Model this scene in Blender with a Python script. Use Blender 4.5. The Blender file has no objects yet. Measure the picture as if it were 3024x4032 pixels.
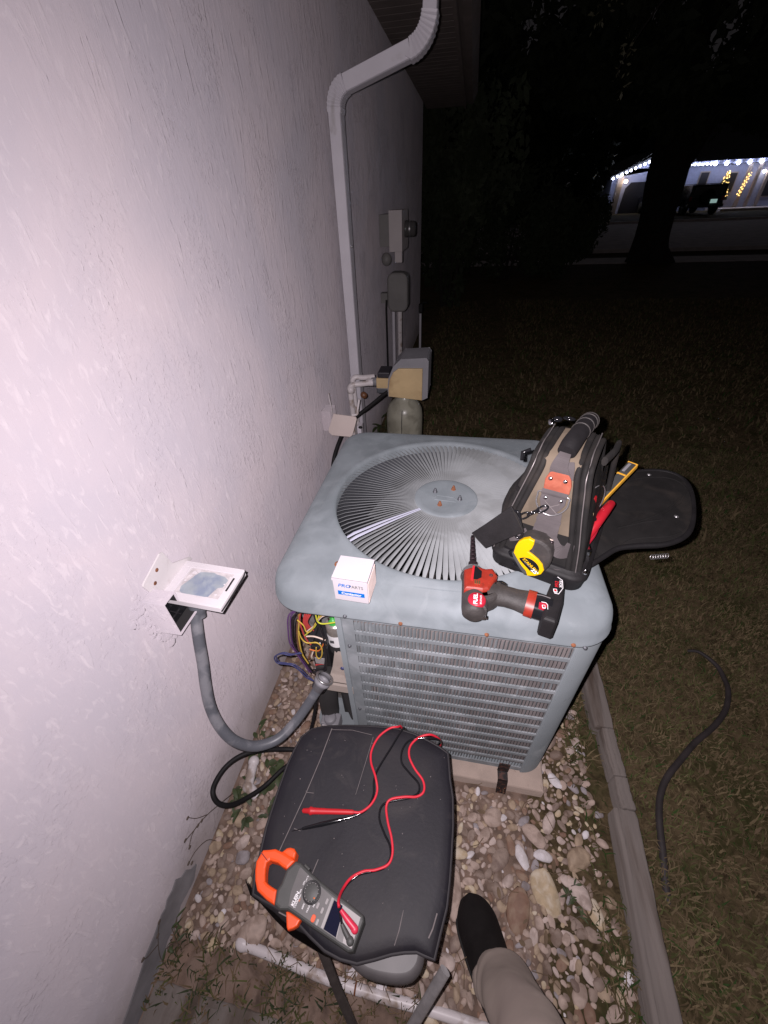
import bpy, bmesh, math, random
import numpy as np
from mathutils import Matrix, Vector
random.seed(7); np.random.seed(7)
sc = bpy.context.scene
COL = sc.collection
PI = math.pi

# ------------------------------------------------------------------ camera, world, flash, exposure
cd = bpy.data.cameras.new('camera'); cam = bpy.data.objects.new('camera', cd); COL.objects.link(cam)
cd.sensor_fit = 'HORIZONTAL'; cd.sensor_width = 36.0; cd.lens = 18.585
cd.clip_start = 0.02; cd.clip_end = 400
CAMP = Vector((0.583, 0.0, 1.4))
right = Vector((0.98371709, 0.17568944, -0.03786692))
down = Vector((0.07938575, -0.61378971, -0.78546807))
fwd = Vector((-0.16124077, 0.76967227, -0.61774267))
M = Matrix((( right.x, -down.x, -fwd.x, CAMP.x), (right.y, -down.y, -fwd.y, CAMP.y), (right.z, -down.z, -fwd.z, CAMP.z), (0, 0, 0, 1)))
cam.matrix_world = M
sc.camera = cam

w = bpy.data.worlds.new('World'); sc.world = w; w.use_nodes = True
bg = w.node_tree.nodes['Background']
bg.inputs['Color'].default_value = (1.0, 0.90, 0.98, 1); bg.inputs['Strength'].default_value = 0.010

# the phone's flash: a tiny LED just left of the lens, the only light in this night scene near the camera
ld = bpy.data.lights.new('phone_flash', 'AREA'); ld.shape = 'DISK'; ld.size = 0.007
ld.energy = 19.5; ld.color = (1.0, 0.91, 0.95)
fl = bpy.data.objects.new('phone_flash', ld); COL.objects.link(fl)
FM = M.copy(); FM.translation = CAMP - right * 0.020 - down * 0.012 + fwd * 0.004
fl.matrix_world = FM @ Matrix.Rotation(math.radians(-17), 4, 'Y') @ Matrix.Rotation(math.radians(-1), 4, 'X')

sc.view_settings.view_transform = 'Standard'; sc.view_settings.look = 'None'
sc.view_settings.exposure = 0.0; sc.view_settings.gamma = 1.0; sc.view_settings.use_curve_mapping = False
sc.cycles.max_bounces = 6; sc.cycles.use_denoising = True

# ------------------------------------------------------------------ materials
def mat(name, col, rough=0.7, dr=None, metal=0.0, var=0.12, vs=8.0, bump=0.0, bs=60.0, bd=0.002, col2=None, c2scale=6.0, c2lo=0.5, c2hi=0.62, spec=0.5, emit=None, es=0.0, coat=0.0, stretch=None, detail=6, col3=None, c3scale=30.0, c3lo=0.62, c3hi=0.72, c3mix=0.7):
    m = bpy.data.materials.new(name); m.use_nodes = True
    nt = m.node_tree; N = nt.nodes; L = nt.links; b = N['Principled BSDF']
    b.inputs['Roughness'].default_value = rough; b.inputs['Metallic'].default_value = metal
    b.inputs['Specular IOR Level'].default_value = spec
    b.inputs['Coat Weight'].default_value = coat
    b.inputs['Diffuse Roughness'].default_value = (0.35 if rough > 0.6 else 0.15) if dr is None else dr
    tc = N.new('ShaderNodeTexCoord'); mp = N.new('ShaderNodeMapping')
    if stretch: mp.inputs['Scale'].default_value = stretch
    geo = N.new('ShaderNodeNewGeometry')
    L.new(geo.outputs['Position'], mp.inputs['Vector'])
    c = None
    if var > 0:
        n = N.new('ShaderNodeTexNoise'); n.inputs['Scale'].default_value = vs; n.inputs['Detail'].default_value = detail
        L.new(mp.outputs[0], n.inputs['Vector'])
        r = N.new('ShaderNodeMapRange'); r.inputs['From Min'].default_value = 0.3; r.inputs['From Max'].default_value = 0.7
        r.inputs['To Min'].default_value = 1 - var; r.inputs['To Max'].default_value = 1 + var
        L.new(n.outputs['Fac'], r.inputs['Value'])
        mx = N.new('ShaderNodeVectorMath'); mx.operation = 'SCALE'; mx.inputs[0].default_value = col
        L.new(r.outputs[0], mx.inputs['Scale']); c = mx.outputs[0]
    if col2:
        n2 = N.new('ShaderNodeTexNoise'); n2.inputs['Scale'].default_value = c2scale; n2.inputs['Detail'].default_value = 8
        n2.inputs['Distortion'].default_value = 0.4
        L.new(mp.outputs[0], n2.inputs['Vector'])
        r2 = N.new('ShaderNodeMapRange'); r2.inputs['From Min'].default_value = c2lo; r2.inputs['From Max'].default_value = c2hi
        L.new(n2.outputs['Fac'], r2.inputs['Value'])
        mm = N.new('ShaderNodeMix'); mm.data_type = 'RGBA'
        if c is None: mm.inputs['A'].default_value = (*col, 1)
        else: L.new(c, mm.inputs['A'])
        mm.inputs['B'].default_value = (*col2, 1)
        L.new(r2.outputs[0], mm.inputs['Factor']); c = mm.outputs['Result']
    if col3:
        n4 = N.new('ShaderNodeTexNoise'); n4.inputs['Scale'].default_value = c3scale; n4.inputs['Detail'].default_value = 10; n4.inputs['Roughness'].default_value = 0.7; n4.inputs['Distortion'].default_value = 1.2
        L.new(geo.outputs['Position'], n4.inputs['Vector'])
        r4 = N.new('ShaderNodeMapRange'); r4.inputs['From Min'].default_value = c3lo; r4.inputs['From Max'].default_value = c3hi; r4.inputs['To Max'].default_value = c3mix
        L.new(n4.outputs['Fac'], r4.inputs['Value'])
        m4 = N.new('ShaderNodeMix'); m4.data_type = 'RGBA'
        if c is None: m4.inputs['A'].default_value = (*col, 1)
        else: L.new(c, m4.inputs['A'])
        m4.inputs['B'].default_value = (*col3, 1); L.new(r4.outputs[0], m4.inputs['Factor']); c = m4.outputs['Result']
    if c is None: b.inputs['Base Color'].default_value = (*col, 1)
    else: L.new(c, b.inputs['Base Color'])
    if bump > 0:
        n3 = N.new('ShaderNodeTexNoise'); n3.inputs['Scale'].default_value = bs; n3.inputs['Detail'].default_value = 4
        L.new(mp.outputs[0], n3.inputs['Vector'])
        bp = N.new('ShaderNodeBump'); bp.inputs['Strength'].default_value = bump; bp.inputs['Distance'].default_value = bd
        L.new(n3.outputs['Fac'], bp.inputs['Height']); L.new(bp.outputs[0], b.inputs['Normal'])
    if emit:
        b.inputs['Emission Color'].default_value = (*emit, 1); b.inputs['Emission Strength'].default_value = es
    return m

def stucco_mat():
    m = bpy.data.materials.new('stucco'); m.use_nodes = True
    nt = m.node_tree; N = nt.nodes; L = nt.links; b = N['Principled BSDF']
    b.inputs['Roughness'].default_value = 0.5; b.inputs['Specular IOR Level'].default_value = 0.4; b.inputs['Diffuse Roughness'].default_value = 0.85
    geo = N.new('ShaderNodeNewGeometry')
    def mapping(s):
        mp = N.new('ShaderNodeMapping'); mp.inputs['Scale'].default_value = s; L.new(geo.outputs['Position'], mp.inputs['Vector']); return mp.outputs[0]
    def noise(v, s, d=4, dist=0.0, rg=0.55):
        n = N.new('ShaderNodeTexNoise'); n.inputs['Scale'].default_value = s; n.inputs['Detail'].default_value = d
        n.inputs['Distortion'].default_value = dist; n.inputs['Roughness'].default_value = rg; L.new(v, n.inputs['Vector']); return n.outputs['Fac']
    def rng(v, a, bb, c=0.0, d=1.0, smooth=True):
        r = N.new('ShaderNodeMapRange'); r.interpolation_type = 'SMOOTHSTEP' if smooth else 'LINEAR'
        for k, x in zip(('From Min', 'From Max', 'To Min', 'To Max'), (a, bb, c, d)): r.inputs[k].default_value = x
        L.new(v, r.inputs['Value']); return r.outputs[0]
    def op(o, a, bb):
        x = N.new('ShaderNodeMath'); x.operation = o
        for i, q in enumerate((a, bb)):
            if isinstance(q, (int, float)): x.inputs[i].default_value = q
            else: L.new(q, x.inputs[i])
        return x.outputs[0]
    vstreak = mapping((1, 1.0, 0.38))
    viso = mapping((1, 1, 1))
    ridge = rng(noise(mapping((1, 1.5, 0.42)), 30, 3, 0.5), 0.53, 0.67)
    ridge2 = rng(noise(vstreak, 80, 3, 0.9), 0.53, 0.70)
    mask = rng(noise(viso, 3.2, 3, 0.3), 0.22, 0.52)
    lumps = rng(noise(viso, 95, 3, 0.6), 0.45, 0.70)
    lmask = rng(noise(viso, 5.1, 3, 0.5), 0.44, 0.62)
    broad = noise(viso, 5, 3)
    trow = noise(mapping((1, 2.6, 1.0)), 7, 4, 1.5)
    fine = noise(viso, 340, 3)
    h = op('MULTIPLY', op('MULTIPLY', ridge, mask), 0.72)
    h = op('ADD', h, op('MULTIPLY', op('MULTIPLY', ridge2, mask), 0.30))
    h = op('ADD', h, op('MULTIPLY', op('MULTIPLY', lumps, lmask), 0.6))
    h = op('ADD', h, op('MULTIPLY', broad, 2.6))
    h = op('ADD', h, op('MULTIPLY', trow, 1.3))
    h = op('ADD', h, op('MULTIPLY', noise(mapping((1, 1.3, 0.6)), 48, 5, 0.6), 0.95))
    h = op('ADD', h, op('MULTIPLY', fine, 0.12))
    bp = N.new('ShaderNodeBump'); bp.inputs['Strength'].default_value = 1.0; bp.inputs['Distance'].default_value = 0.0016
    L.new(h, bp.inputs['Height']); L.new(bp.outputs[0], b.inputs['Normal'])
    mx = N.new('ShaderNodeMix'); mx.data_type = 'RGBA'
    mx.inputs['A'].default_value = (0.470, 0.435, 0.480, 1); mx.inputs['B'].default_value = (0.545, 0.485, 0.515, 1)
    L.new(rng(noise(viso, 2.3, 6, 0.5), 0.3, 0.7), mx.inputs['Factor'])
    # trowel ridges mixed paler, painting in their lit faces; grime sits near the ground
    m2 = N.new('ShaderNodeMix'); m2.data_type = 'RGBA'; L.new(mx.outputs['Result'], m2.inputs['A']); m2.inputs['B'].default_value = (0.74, 0.68, 0.70, 1)
    L.new(op('MULTIPLY', op('ADD', op('MULTIPLY', ridge, 0.5), ridge2), op('MULTIPLY', mask, 0.22)), m2.inputs['Factor'])
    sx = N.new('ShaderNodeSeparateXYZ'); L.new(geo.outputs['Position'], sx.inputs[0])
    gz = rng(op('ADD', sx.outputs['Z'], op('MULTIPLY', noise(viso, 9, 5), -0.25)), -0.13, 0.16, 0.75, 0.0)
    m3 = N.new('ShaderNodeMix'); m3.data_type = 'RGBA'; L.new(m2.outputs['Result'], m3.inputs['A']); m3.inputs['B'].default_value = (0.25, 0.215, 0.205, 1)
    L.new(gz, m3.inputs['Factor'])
    # far stretch of the wall is dirtier and greyer, with drip streaks
    st = rng(noise(mapping((1, 9, 0.5)), 3, 5), 0.45, 0.75, 0.0, 0.55)
    far = rng(sx.outputs['Y'], 1.2, 3.6, 0.0, 1.0)
    m4 = N.new('ShaderNodeMix'); m4.data_type = 'RGBA'; L.new(m3.outputs['Result'], m4.inputs['A']); m4.inputs['B'].default_value = (0.38, 0.37, 0.40, 1)
    L.new(op('MULTIPLY', st, far), m4.inputs['Factor'])
    L.new(m4.outputs['Result'], b.inputs['Base Color'])
    return m

def lawn_mat(name='lawn_soil'):
    m = bpy.data.materials.new(name); m.use_nodes = True
    nt = m.node_tree; N = nt.nodes; L = nt.links; b = N['Principled BSDF']
    b.inputs['Roughness'].default_value = 0.95; b.inputs['Specular IOR Level'].default_value = 0.1; b.inputs['Diffuse Roughness'].default_value = 0.6
    geo = N.new('ShaderNodeNewGeometry')
    def noise(s, d=6, dist=0.0):
        n = N.new('ShaderNodeTexNoise'); n.inputs['Scale'].default_value = s; n.inputs['Detail'].default_value = d
        n.inputs['Distortion'].default_value = dist; n.inputs['Roughness'].default_value = 0.65; L.new(geo.outputs['Position'], n.inputs['Vector']); return n.outputs['Fac']
    r = N.new('ShaderNodeValToRGB'); L.new(noise(38, 6, 0.8), r.inputs[0])
    e = r.color_ramp.elements; e[0].position = 0.36; e[0].color = (0.045, 0.032, 0.018, 1); e[1].position = 0.66; e[1].color = (0.14, 0.10, 0.058, 1)
    x = e.new(0.5); x.color = (0.088, 0.065, 0.036, 1)
    g = N.new('ShaderNodeMix'); g.data_type = 'RGBA'; L.new(r.outputs[0], g.inputs['A']); g.inputs['B'].default_value = (0.032, 0.036, 0.011, 1)
    mr = N.new('ShaderNodeMapRange'); mr.inputs['From Min'].default_value = 0.48; mr.inputs['From Max'].default_value = 0.64; mr.inputs['To Max'].default_value = 0.75
    L.new(noise(4.5, 6, 1.0), mr.inputs['Value']); L.new(mr.outputs[0], g.inputs['Factor'])
    L.new(g.outputs['Result'], b.inputs['Base Color'])
    bp = N.new('ShaderNodeBump'); bp.inputs['Strength'].default_value = 0.8; bp.inputs['Distance'].default_value = 0.012
    L.new(noise(60, 5), bp.inputs['Height']); L.new(bp.outputs[0], b.inputs['Normal'])
    return m

STUCCO = stucco_mat(); LAWN = lawn_mat()
m_conc_grey = mat('bare_render', (0.20, 0.19, 0.20), 0.9, var=0.25, vs=14, bump=0.5, bs=90)
m_soil = mat('gravel_soil', (0.17, 0.115, 0.088), 0.95, var=0.5, vs=30, bump=0.8, bs=120, bd=0.006, col2=(0.24, 0.17, 0.135), c2scale=18)
m_soffit = mat('soffit_paint', (0.16, 0.13, 0.12), 0.7, var=0.15)
m_down = mat('downspout_enamel', (0.62, 0.59, 0.64), 0.42, var=0.06, col2=(0.34, 0.31, 0.30), c2scale=9, c2lo=0.62, c2hi=0.75)
m_acpaint = mat('weathered_grey_paint', (0.195, 0.220, 0.238), 0.72, var=0.14, vs=11, bump=0.10, bs=220, bd=0.0006, col2=(0.166, 0.190, 0.206), c2scale=15, c2lo=0.44, c2hi=0.62, col3=(0.30, 0.325, 0.345), c3scale=9, c3lo=0.56, c3hi=0.70, c3mix=0.32)
m_acpost = mat('grey_paint_faded', (0.21, 0.235, 0.252), 0.7, var=0.09, vs=7, col2=(0.30, 0.325, 0.34), c2scale=11, c2lo=0.58, c2hi=0.8, col3=(0.12, 0.135, 0.14), c3scale=16, c3lo=0.60, c3hi=0.72)
m_slat = mat('slat_paint', (0.27, 0.285, 0.295), 0.7, var=0.14, vs=12, col2=(0.21, 0.22, 0.225), c2scale=10)
m_slat_bright = mat('slat_clean_sheen', (0.50, 0.51, 0.62), 0.35, var=0.03)  # pale colour of two cleaner vanes includes their painted-in reflection
m_louver = mat('louver_paint', (0.21, 0.23, 0.245), 0.6, var=0.12, vs=25, col2=(0.30, 0.32, 0.34), c2scale=14)
m_coil = mat('dusty_coil_fins', (0.16, 0.14, 0.14), 0.8, var=0.25, vs=22, bump=0.6, bs=300, col2=(0.20, 0.175, 0.17), c2scale=6, stretch=(1, 1, 0.25))
m_dark = mat('dark_interior', (0.02, 0.019, 0.02), 0.8, var=0.2)
m_fan = mat('fan_metal', (0.24, 0.25, 0.26), 0.45, metal=0.4, var=0.15)
m_rust = mat('rusty_screw', (0.20, 0.075, 0.035), 0.85, var=0.35, vs=160, bump=0.5, bs=500)
m_bolt = mat('grey_bolt', (0.11, 0.115, 0.13), 0.5, metal=0.4, var=0.1)
m_sheet = mat('galvanised_sheet', (0.27, 0.27, 0.27), 0.5, metal=0.25, var=0.2, vs=14, col2=(0.18, 0.15, 0.13), c2scale=20)
m_plate = mat('beige_plate', (0.33, 0.28, 0.25), 0.7, var=0.12, vs=18, col2=(0.22, 0.11, 0.085), c2scale=22, c2lo=0.58, c2hi=0.68)
m_pad = mat('pad_concrete', (0.44, 0.35, 0.30), 0.9, var=0.12, vs=16, bump=0.35, bs=140, col2=(0.30, 0.23, 0.19), c2scale=12, c2lo=0.58, c2hi=0.75, col3=(0.20, 0.14, 0.11), c3scale=26, c3lo=0.60, c3hi=0.70)
m_white = mat('white_enamel', (0.66, 0.62, 0.63), 0.5, var=0.06, vs=14, col2=(0.47, 0.42, 0.41), c2scale=16, c2lo=0.6, c2hi=0.75)
m_lid = mat('lid_enamel', (0.68, 0.64, 0.67), 0.45, var=0.04, vs=14, col3=(0.40, 0.36, 0.36), c3scale=45, c3lo=0.64, c3hi=0.70, c3mix=0.6)
m_stkr = mat('torn_label', (0.34, 0.38, 0.42), 0.6, var=0.12, vs=30, col2=(0.24, 0.28, 0.37), c2scale=26, c2lo=0.44, c2hi=0.6)
m_glue = mat('glue_residue', (0.53, 0.49, 0.50), 0.7, var=0.2, vs=60)
m_conduit = mat('grey_conduit', (0.115, 0.12, 0.138), 0.42, var=0.08, vs=20, col2=(0.21, 0.21, 0.23), c2scale=20, col3=(0.26, 0.25, 0.26), c3scale=60, c3lo=0.62, c3hi=0.70, c3mix=0.5)
m_black = mat('black_plastic', (0.018, 0.017, 0.019), 0.42, var=0.2, vs=30)
m_rubber = mat('black_rubber', (0.009, 0.008, 0.009), 0.66, spec=0.35, var=0.25, vs=40, bump=0.2, bs=200)
m_glossy = mat('glossy_black', (0.010, 0.010, 0.012), 0.12, var=0)
m_pvc = mat('white_pvc', (0.66, 0.61, 0.62), 0.42, var=0.06, vs=20, col2=(0.34, 0.27, 0.23), c2scale=24, c2lo=0.52, c2hi=0.66)
m_tan = mat('sun_aged_plastic', (0.50, 0.37, 0.20), 0.6, var=0.15, vs=10, col2=(0.36, 0.24, 0.12), c2scale=8)
m_hood = mat('hood_grey', (0.22, 0.215, 0.235), 0.5, var=0.1)
m_tank = mat('tank_fibreglass', (0.27, 0.26, 0.21), 0.33, var=0.15, vs=12, col2=(0.20, 0.19, 0.15), c2scale=16, coat=0.2)
m_box = mat('white_carton', (0.50, 0.465, 0.50), 0.6, var=0.02)
m_boxin = mat('carton_edge', (0.62, 0.50, 0.47), 0.8, var=0.08, vs=50)
m_blue = mat('print_blue', (0.0, 0.13, 0.48), 0.5, var=0)
m_grey = mat('print_grey', (0.06, 0.06, 0.065), 0.5, var=0)
m_wprint = mat('print_white', (0.72, 0.71, 0.72), 0.5, var=0)
m_redp = mat('red_tool_plastic', (0.25, 0.022, 0.012), 0.45, var=0.18, vs=50, col2=(0.12, 0.02, 0.012), c2scale=60, c2lo=0.60, c2hi=0.7)
m_redl = mat('bright_red', (0.50, 0.015, 0.022), 0.5, var=0.03)
m_redd = mat('dark_red_label', (0.34, 0.012, 0.03), 0.4, var=0.08)
m_grip = mat('dusty_grip_rubber', (0.030, 0.026, 0.025), 0.65, var=0.3, vs=45, bump=0.3, bs=260, col2=(0.055, 0.046, 0.042), c2scale=40, c2lo=0.55, c2hi=0.75)
m_steel = mat('worn_steel', (0.42, 0.41, 0.42), 0.32, metal=0.8, var=0.15, vs=40)
m_chrome = mat('chrome', (0.75, 0.75, 0.78), 0.15, metal=1.0, var=0)
m_brass = mat('brass', (0.55, 0.40, 0.18), 0.3, metal=0.9, var=0.1)
m_bit = mat('dark_bit_steel', (0.05, 0.035, 0.04), 0.3, metal=0.6, var=0.2, vs=80)
m_khaki = mat('khaki_fabric', (0.140, 0.108, 0.078), 0.9, var=0.10, vs=18, bump=0.5, bs=900, bd=0.0006, col2=(0.09, 0.070, 0.050), c2scale=9)
m_bagblk = mat('dusty_black_nylon', (0.011, 0.010, 0.010), 0.8, var=0.3, vs=25, bump=0.5, bs=420, bd=0.0012, spec=0.3, col2=(0.024, 0.020, 0.018), c2scale=16, c2lo=0.52, c2hi=0.72)
m_web = mat('grey_webbing', (0.075, 0.064, 0.067), 0.85, var=0.15, vs=30, bump=0.7, bs=700, bd=0.0008)
m_leather = mat('red_leather', (0.28, 0.065, 0.035), 0.55, var=0.15, vs=45, col2=(0.33, 0.10, 0.06), c2scale=30)
m_yellow = mat('yellow_plastic', (0.62, 0.38, 0.0), 0.4, var=0.02)
m_yel2 = mat('amber_grip', (0.72, 0.38, 0.04), 0.45, var=0.1, vs=60)
m_orange = mat('orange_plastic', (0.80, 0.085, 0.013), 0.45, var=0.03)
m_meter = mat('meter_rubber', (0.055, 0.056, 0.054), 0.55, var=0.12, vs=40)
m_meterf = mat('meter_face', (0.105, 0.098, 0.098), 0.45, var=0.10, vs=30)
m_meterl = mat('meter_light_grey', (0.30, 0.28, 0.28), 0.5, var=0.08, vs=40)
m_lcd = mat('meter_display', (0.012, 0.013, 0.03), 0.08, var=0)
m_seat = mat('black_vinyl_seat', (0.013, 0.0118, 0.0165), 0.62, var=0.16, vs=14, bump=0.25, bs=160, bd=0.001, spec=0.35, col2=(0.023, 0.020, 0.023), c2scale=7, c2lo=0.5, c2hi=0.7, col3=(0.042, 0.037, 0.038), c3scale=13, c3lo=0.56, c3hi=0.72, c3mix=0.6)
m_seat_edge = mat('seat_side_cloth', (0.022, 0.019, 0.022), 0.7, var=0.2)
m_thread = mat('pale_thread', (0.16, 0.14, 0.14), 0.9, var=0.2, vs=80)
m_rim = mat('grey_seat_shell', (0.075, 0.068, 0.07), 0.5, var=0.15, vs=30)
m_tube = mat('dull_frame_steel', (0.20, 0.18, 0.18), 0.4, metal=0.5, var=0.2, vs=50)
m_tubed = mat('dark_frame_tube', (0.055, 0.046, 0.044), 0.5, var=0.2, vs=50)
m_timber = mat('grey_weathered_timber', (0.20, 0.172, 0.158), 0.92, var=0.30, vs=14, bump=1.0, bs=45, bd=0.006, stretch=(1, 0.10, 1), col2=(0.095, 0.070, 0.056), c2scale=14, c2lo=0.52, c2hi=0.66)
m_hose = mat('dusty_hose', (0.034, 0.027, 0.028), 0.7, var=0.3, vs=20, bump=0.4, bs=90)
m_grey_leaf = mat('stem_brown', (0.10, 0.075, 0.06), 0.8, var=0.2)
m_leaf = mat('weed_leaf', (0.045, 0.062, 0.022), 0.6, var=0.35, vs=30)
m_leaf2 = mat('dry_leaf', (0.15, 0.10, 0.06), 0.8, var=0.3, vs=30)
m_shoe = mat('black_suede', (0.010, 0.008, 0.008), 0.85, var=0.2, vs=40, bump=0.3, bs=300, spec=0.2)
m_sole = mat('shoe_sole', (0.010, 0.009, 0.009), 0.8, var=0)
m_trouser = mat('khaki_grey_trousers', (0.26, 0.212, 0.185), 0.92, var=0.10, vs=10, bump=0.4, bs=800, bd=0.0005, col2=(0.215, 0.172, 0.152), c2scale=9, c2lo=0.45, c2hi=0.65)
m_skin = mat('skin', (0.45, 0.27, 0.2), 0.6, var=0.05)
m_foamblk = mat('black_pipe_foam', (0.035, 0.033, 0.034), 0.7, var=0.2)
m_meterbox = mat('meter_box_enamel', (0.50, 0.45, 0.45), 0.55, var=0.05)
m_metercan = mat('meter_can_grey', (0.19, 0.18, 0.175), 0.55, var=0.12)
m_glass = mat('meter_glass', (0.08, 0.075, 0.075), 0.08, var=0, spec=0.8)
m_cap_green = mat('green_terminal', (0.05, 0.35, 0.06), 0.4, var=0.1)
m_alu = mat('aluminium_can', (0.50, 0.46, 0.42), 0.3, metal=0.7, var=0.12, vs=40)
WIRE = {n: mat('wire_' + n, c, 0.45, var=0.1, vs=60) for n, c in dict(purple=(0.10, 0.045, 0.14), black=(0.015, 0.013, 0.016), yellow=(0.52, 0.36, 0.06), white=(0.62, 0.50, 0.42), red=(0.42, 0.05, 0.05), blue=(0.045, 0.05, 0.14), brown=(0.16, 0.07, 0.035), orange=(0.60, 0.15, 0.03), lime=(0.50, 0.52, 0.05)).items()}
m_asphalt = mat('asphalt', (0.50, 0.44, 0.43), 0.95, var=0.2, vs=3)
m_kerb = mat('kerb_concrete', (0.62, 0.55, 0.53), 0.9, var=0.15, vs=4)
m_bark = mat('bark', (0.035, 0.028, 0.024), 0.95, var=0.3, vs=12, bump=1.0, bs=20, bd=0.02)
m_crown = mat('dark_foliage', (0.040, 0.048, 0.026), 0.8, var=0.4, vs=3)
m_bush = mat('hedge_foliage', (0.040, 0.050, 0.024), 0.8, var=0.4, vs=3)
m_farwall = mat('far_house_wall', (0.36, 0.38, 0.55), 0.8, var=0.08)
m_farwall2 = mat('far_porch_paint', (0.40, 0.33, 0.30), 0.8, var=0.15)
m_farroof = mat('far_shingle', (0.05, 0.05, 0.055), 0.9, var=0.2)
m_fardark = mat('far_dark', (0.025, 0.023, 0.03), 0.5, var=0.1)
m_carpaint = mat('car_paint', (0.012, 0.012, 0.02), 0.2, var=0, coat=0.6)
m_tyre = mat('tyre', (0.012, 0.012, 0.012), 0.8, var=0)
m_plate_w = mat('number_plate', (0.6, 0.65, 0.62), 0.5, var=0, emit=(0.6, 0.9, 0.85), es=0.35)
m_bulb = mat('white_bulb', (0.8, 0.8, 0.9), 0.4, var=0, emit=(0.72, 0.78, 1.0), es=34.0)
m_warm = mat('warm_porch_bulb', (0.8, 0.7, 0.6), 0.4, var=0, emit=(1.0, 0.78, 0.5), es=24.0)
m_gold = mat('gold_fairy_bulb', (0.8, 0.6, 0.3), 0.4, var=0, emit=(1.0, 0.62, 0.18), es=5.0)

# ------------------------------------------------------------------ mesh helpers
WM = {}
def wm(o):
    return WM.get(o.name, Matrix.Identity(4))
def empty(name, label, cat, loc=(0, 0, 0), rz=0.0, group=None):
    o = bpy.data.objects.new(name, None); COL.objects.link(o)
    o.empty_display_size = 0.05
    o.location = loc; o.rotation_euler = (0, 0, rz)
    o['label'] = label; o['category'] = cat
    if group: o['group'] = group
    WM[o.name] = Matrix.Translation(loc) @ Matrix.Rotation(rz, 4, 'Z')
    return o
def tag(o, label=None, cat=None, group=None, kind=None):
    if label: o['label'] = label
    if cat: o['category'] = cat
    if group: o['group'] = group
    if kind: o['kind'] = kind
    return o

def spline(pts, n=8, closed=False):
    P = [Vector(p) for p in pts]; out = []
    m = len(P)
    rngs = range(m if closed else m - 1)
    for i in rngs:
        if closed: p0, p1, p2, p3 = P[(i - 1) % m], P[i], P[(i + 1) % m], P[(i + 2) % m]
        else: p0, p1, p2, p3 = P[max(i - 1, 0)], P[i], P[i + 1], P[min(i + 2, m - 1)]
        for k in range(n):
            t = k / n
            out.append(0.5 * ((2 * p1) + (-p0 + p2) * t + (2 * p0 - 5 * p1 + 4 * p2 - p3) * t * t + (-p0 + 3 * p1 - 3 * p2 + p3) * t ** 3))
    if not closed: out.append(P[-1])
    return out

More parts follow.
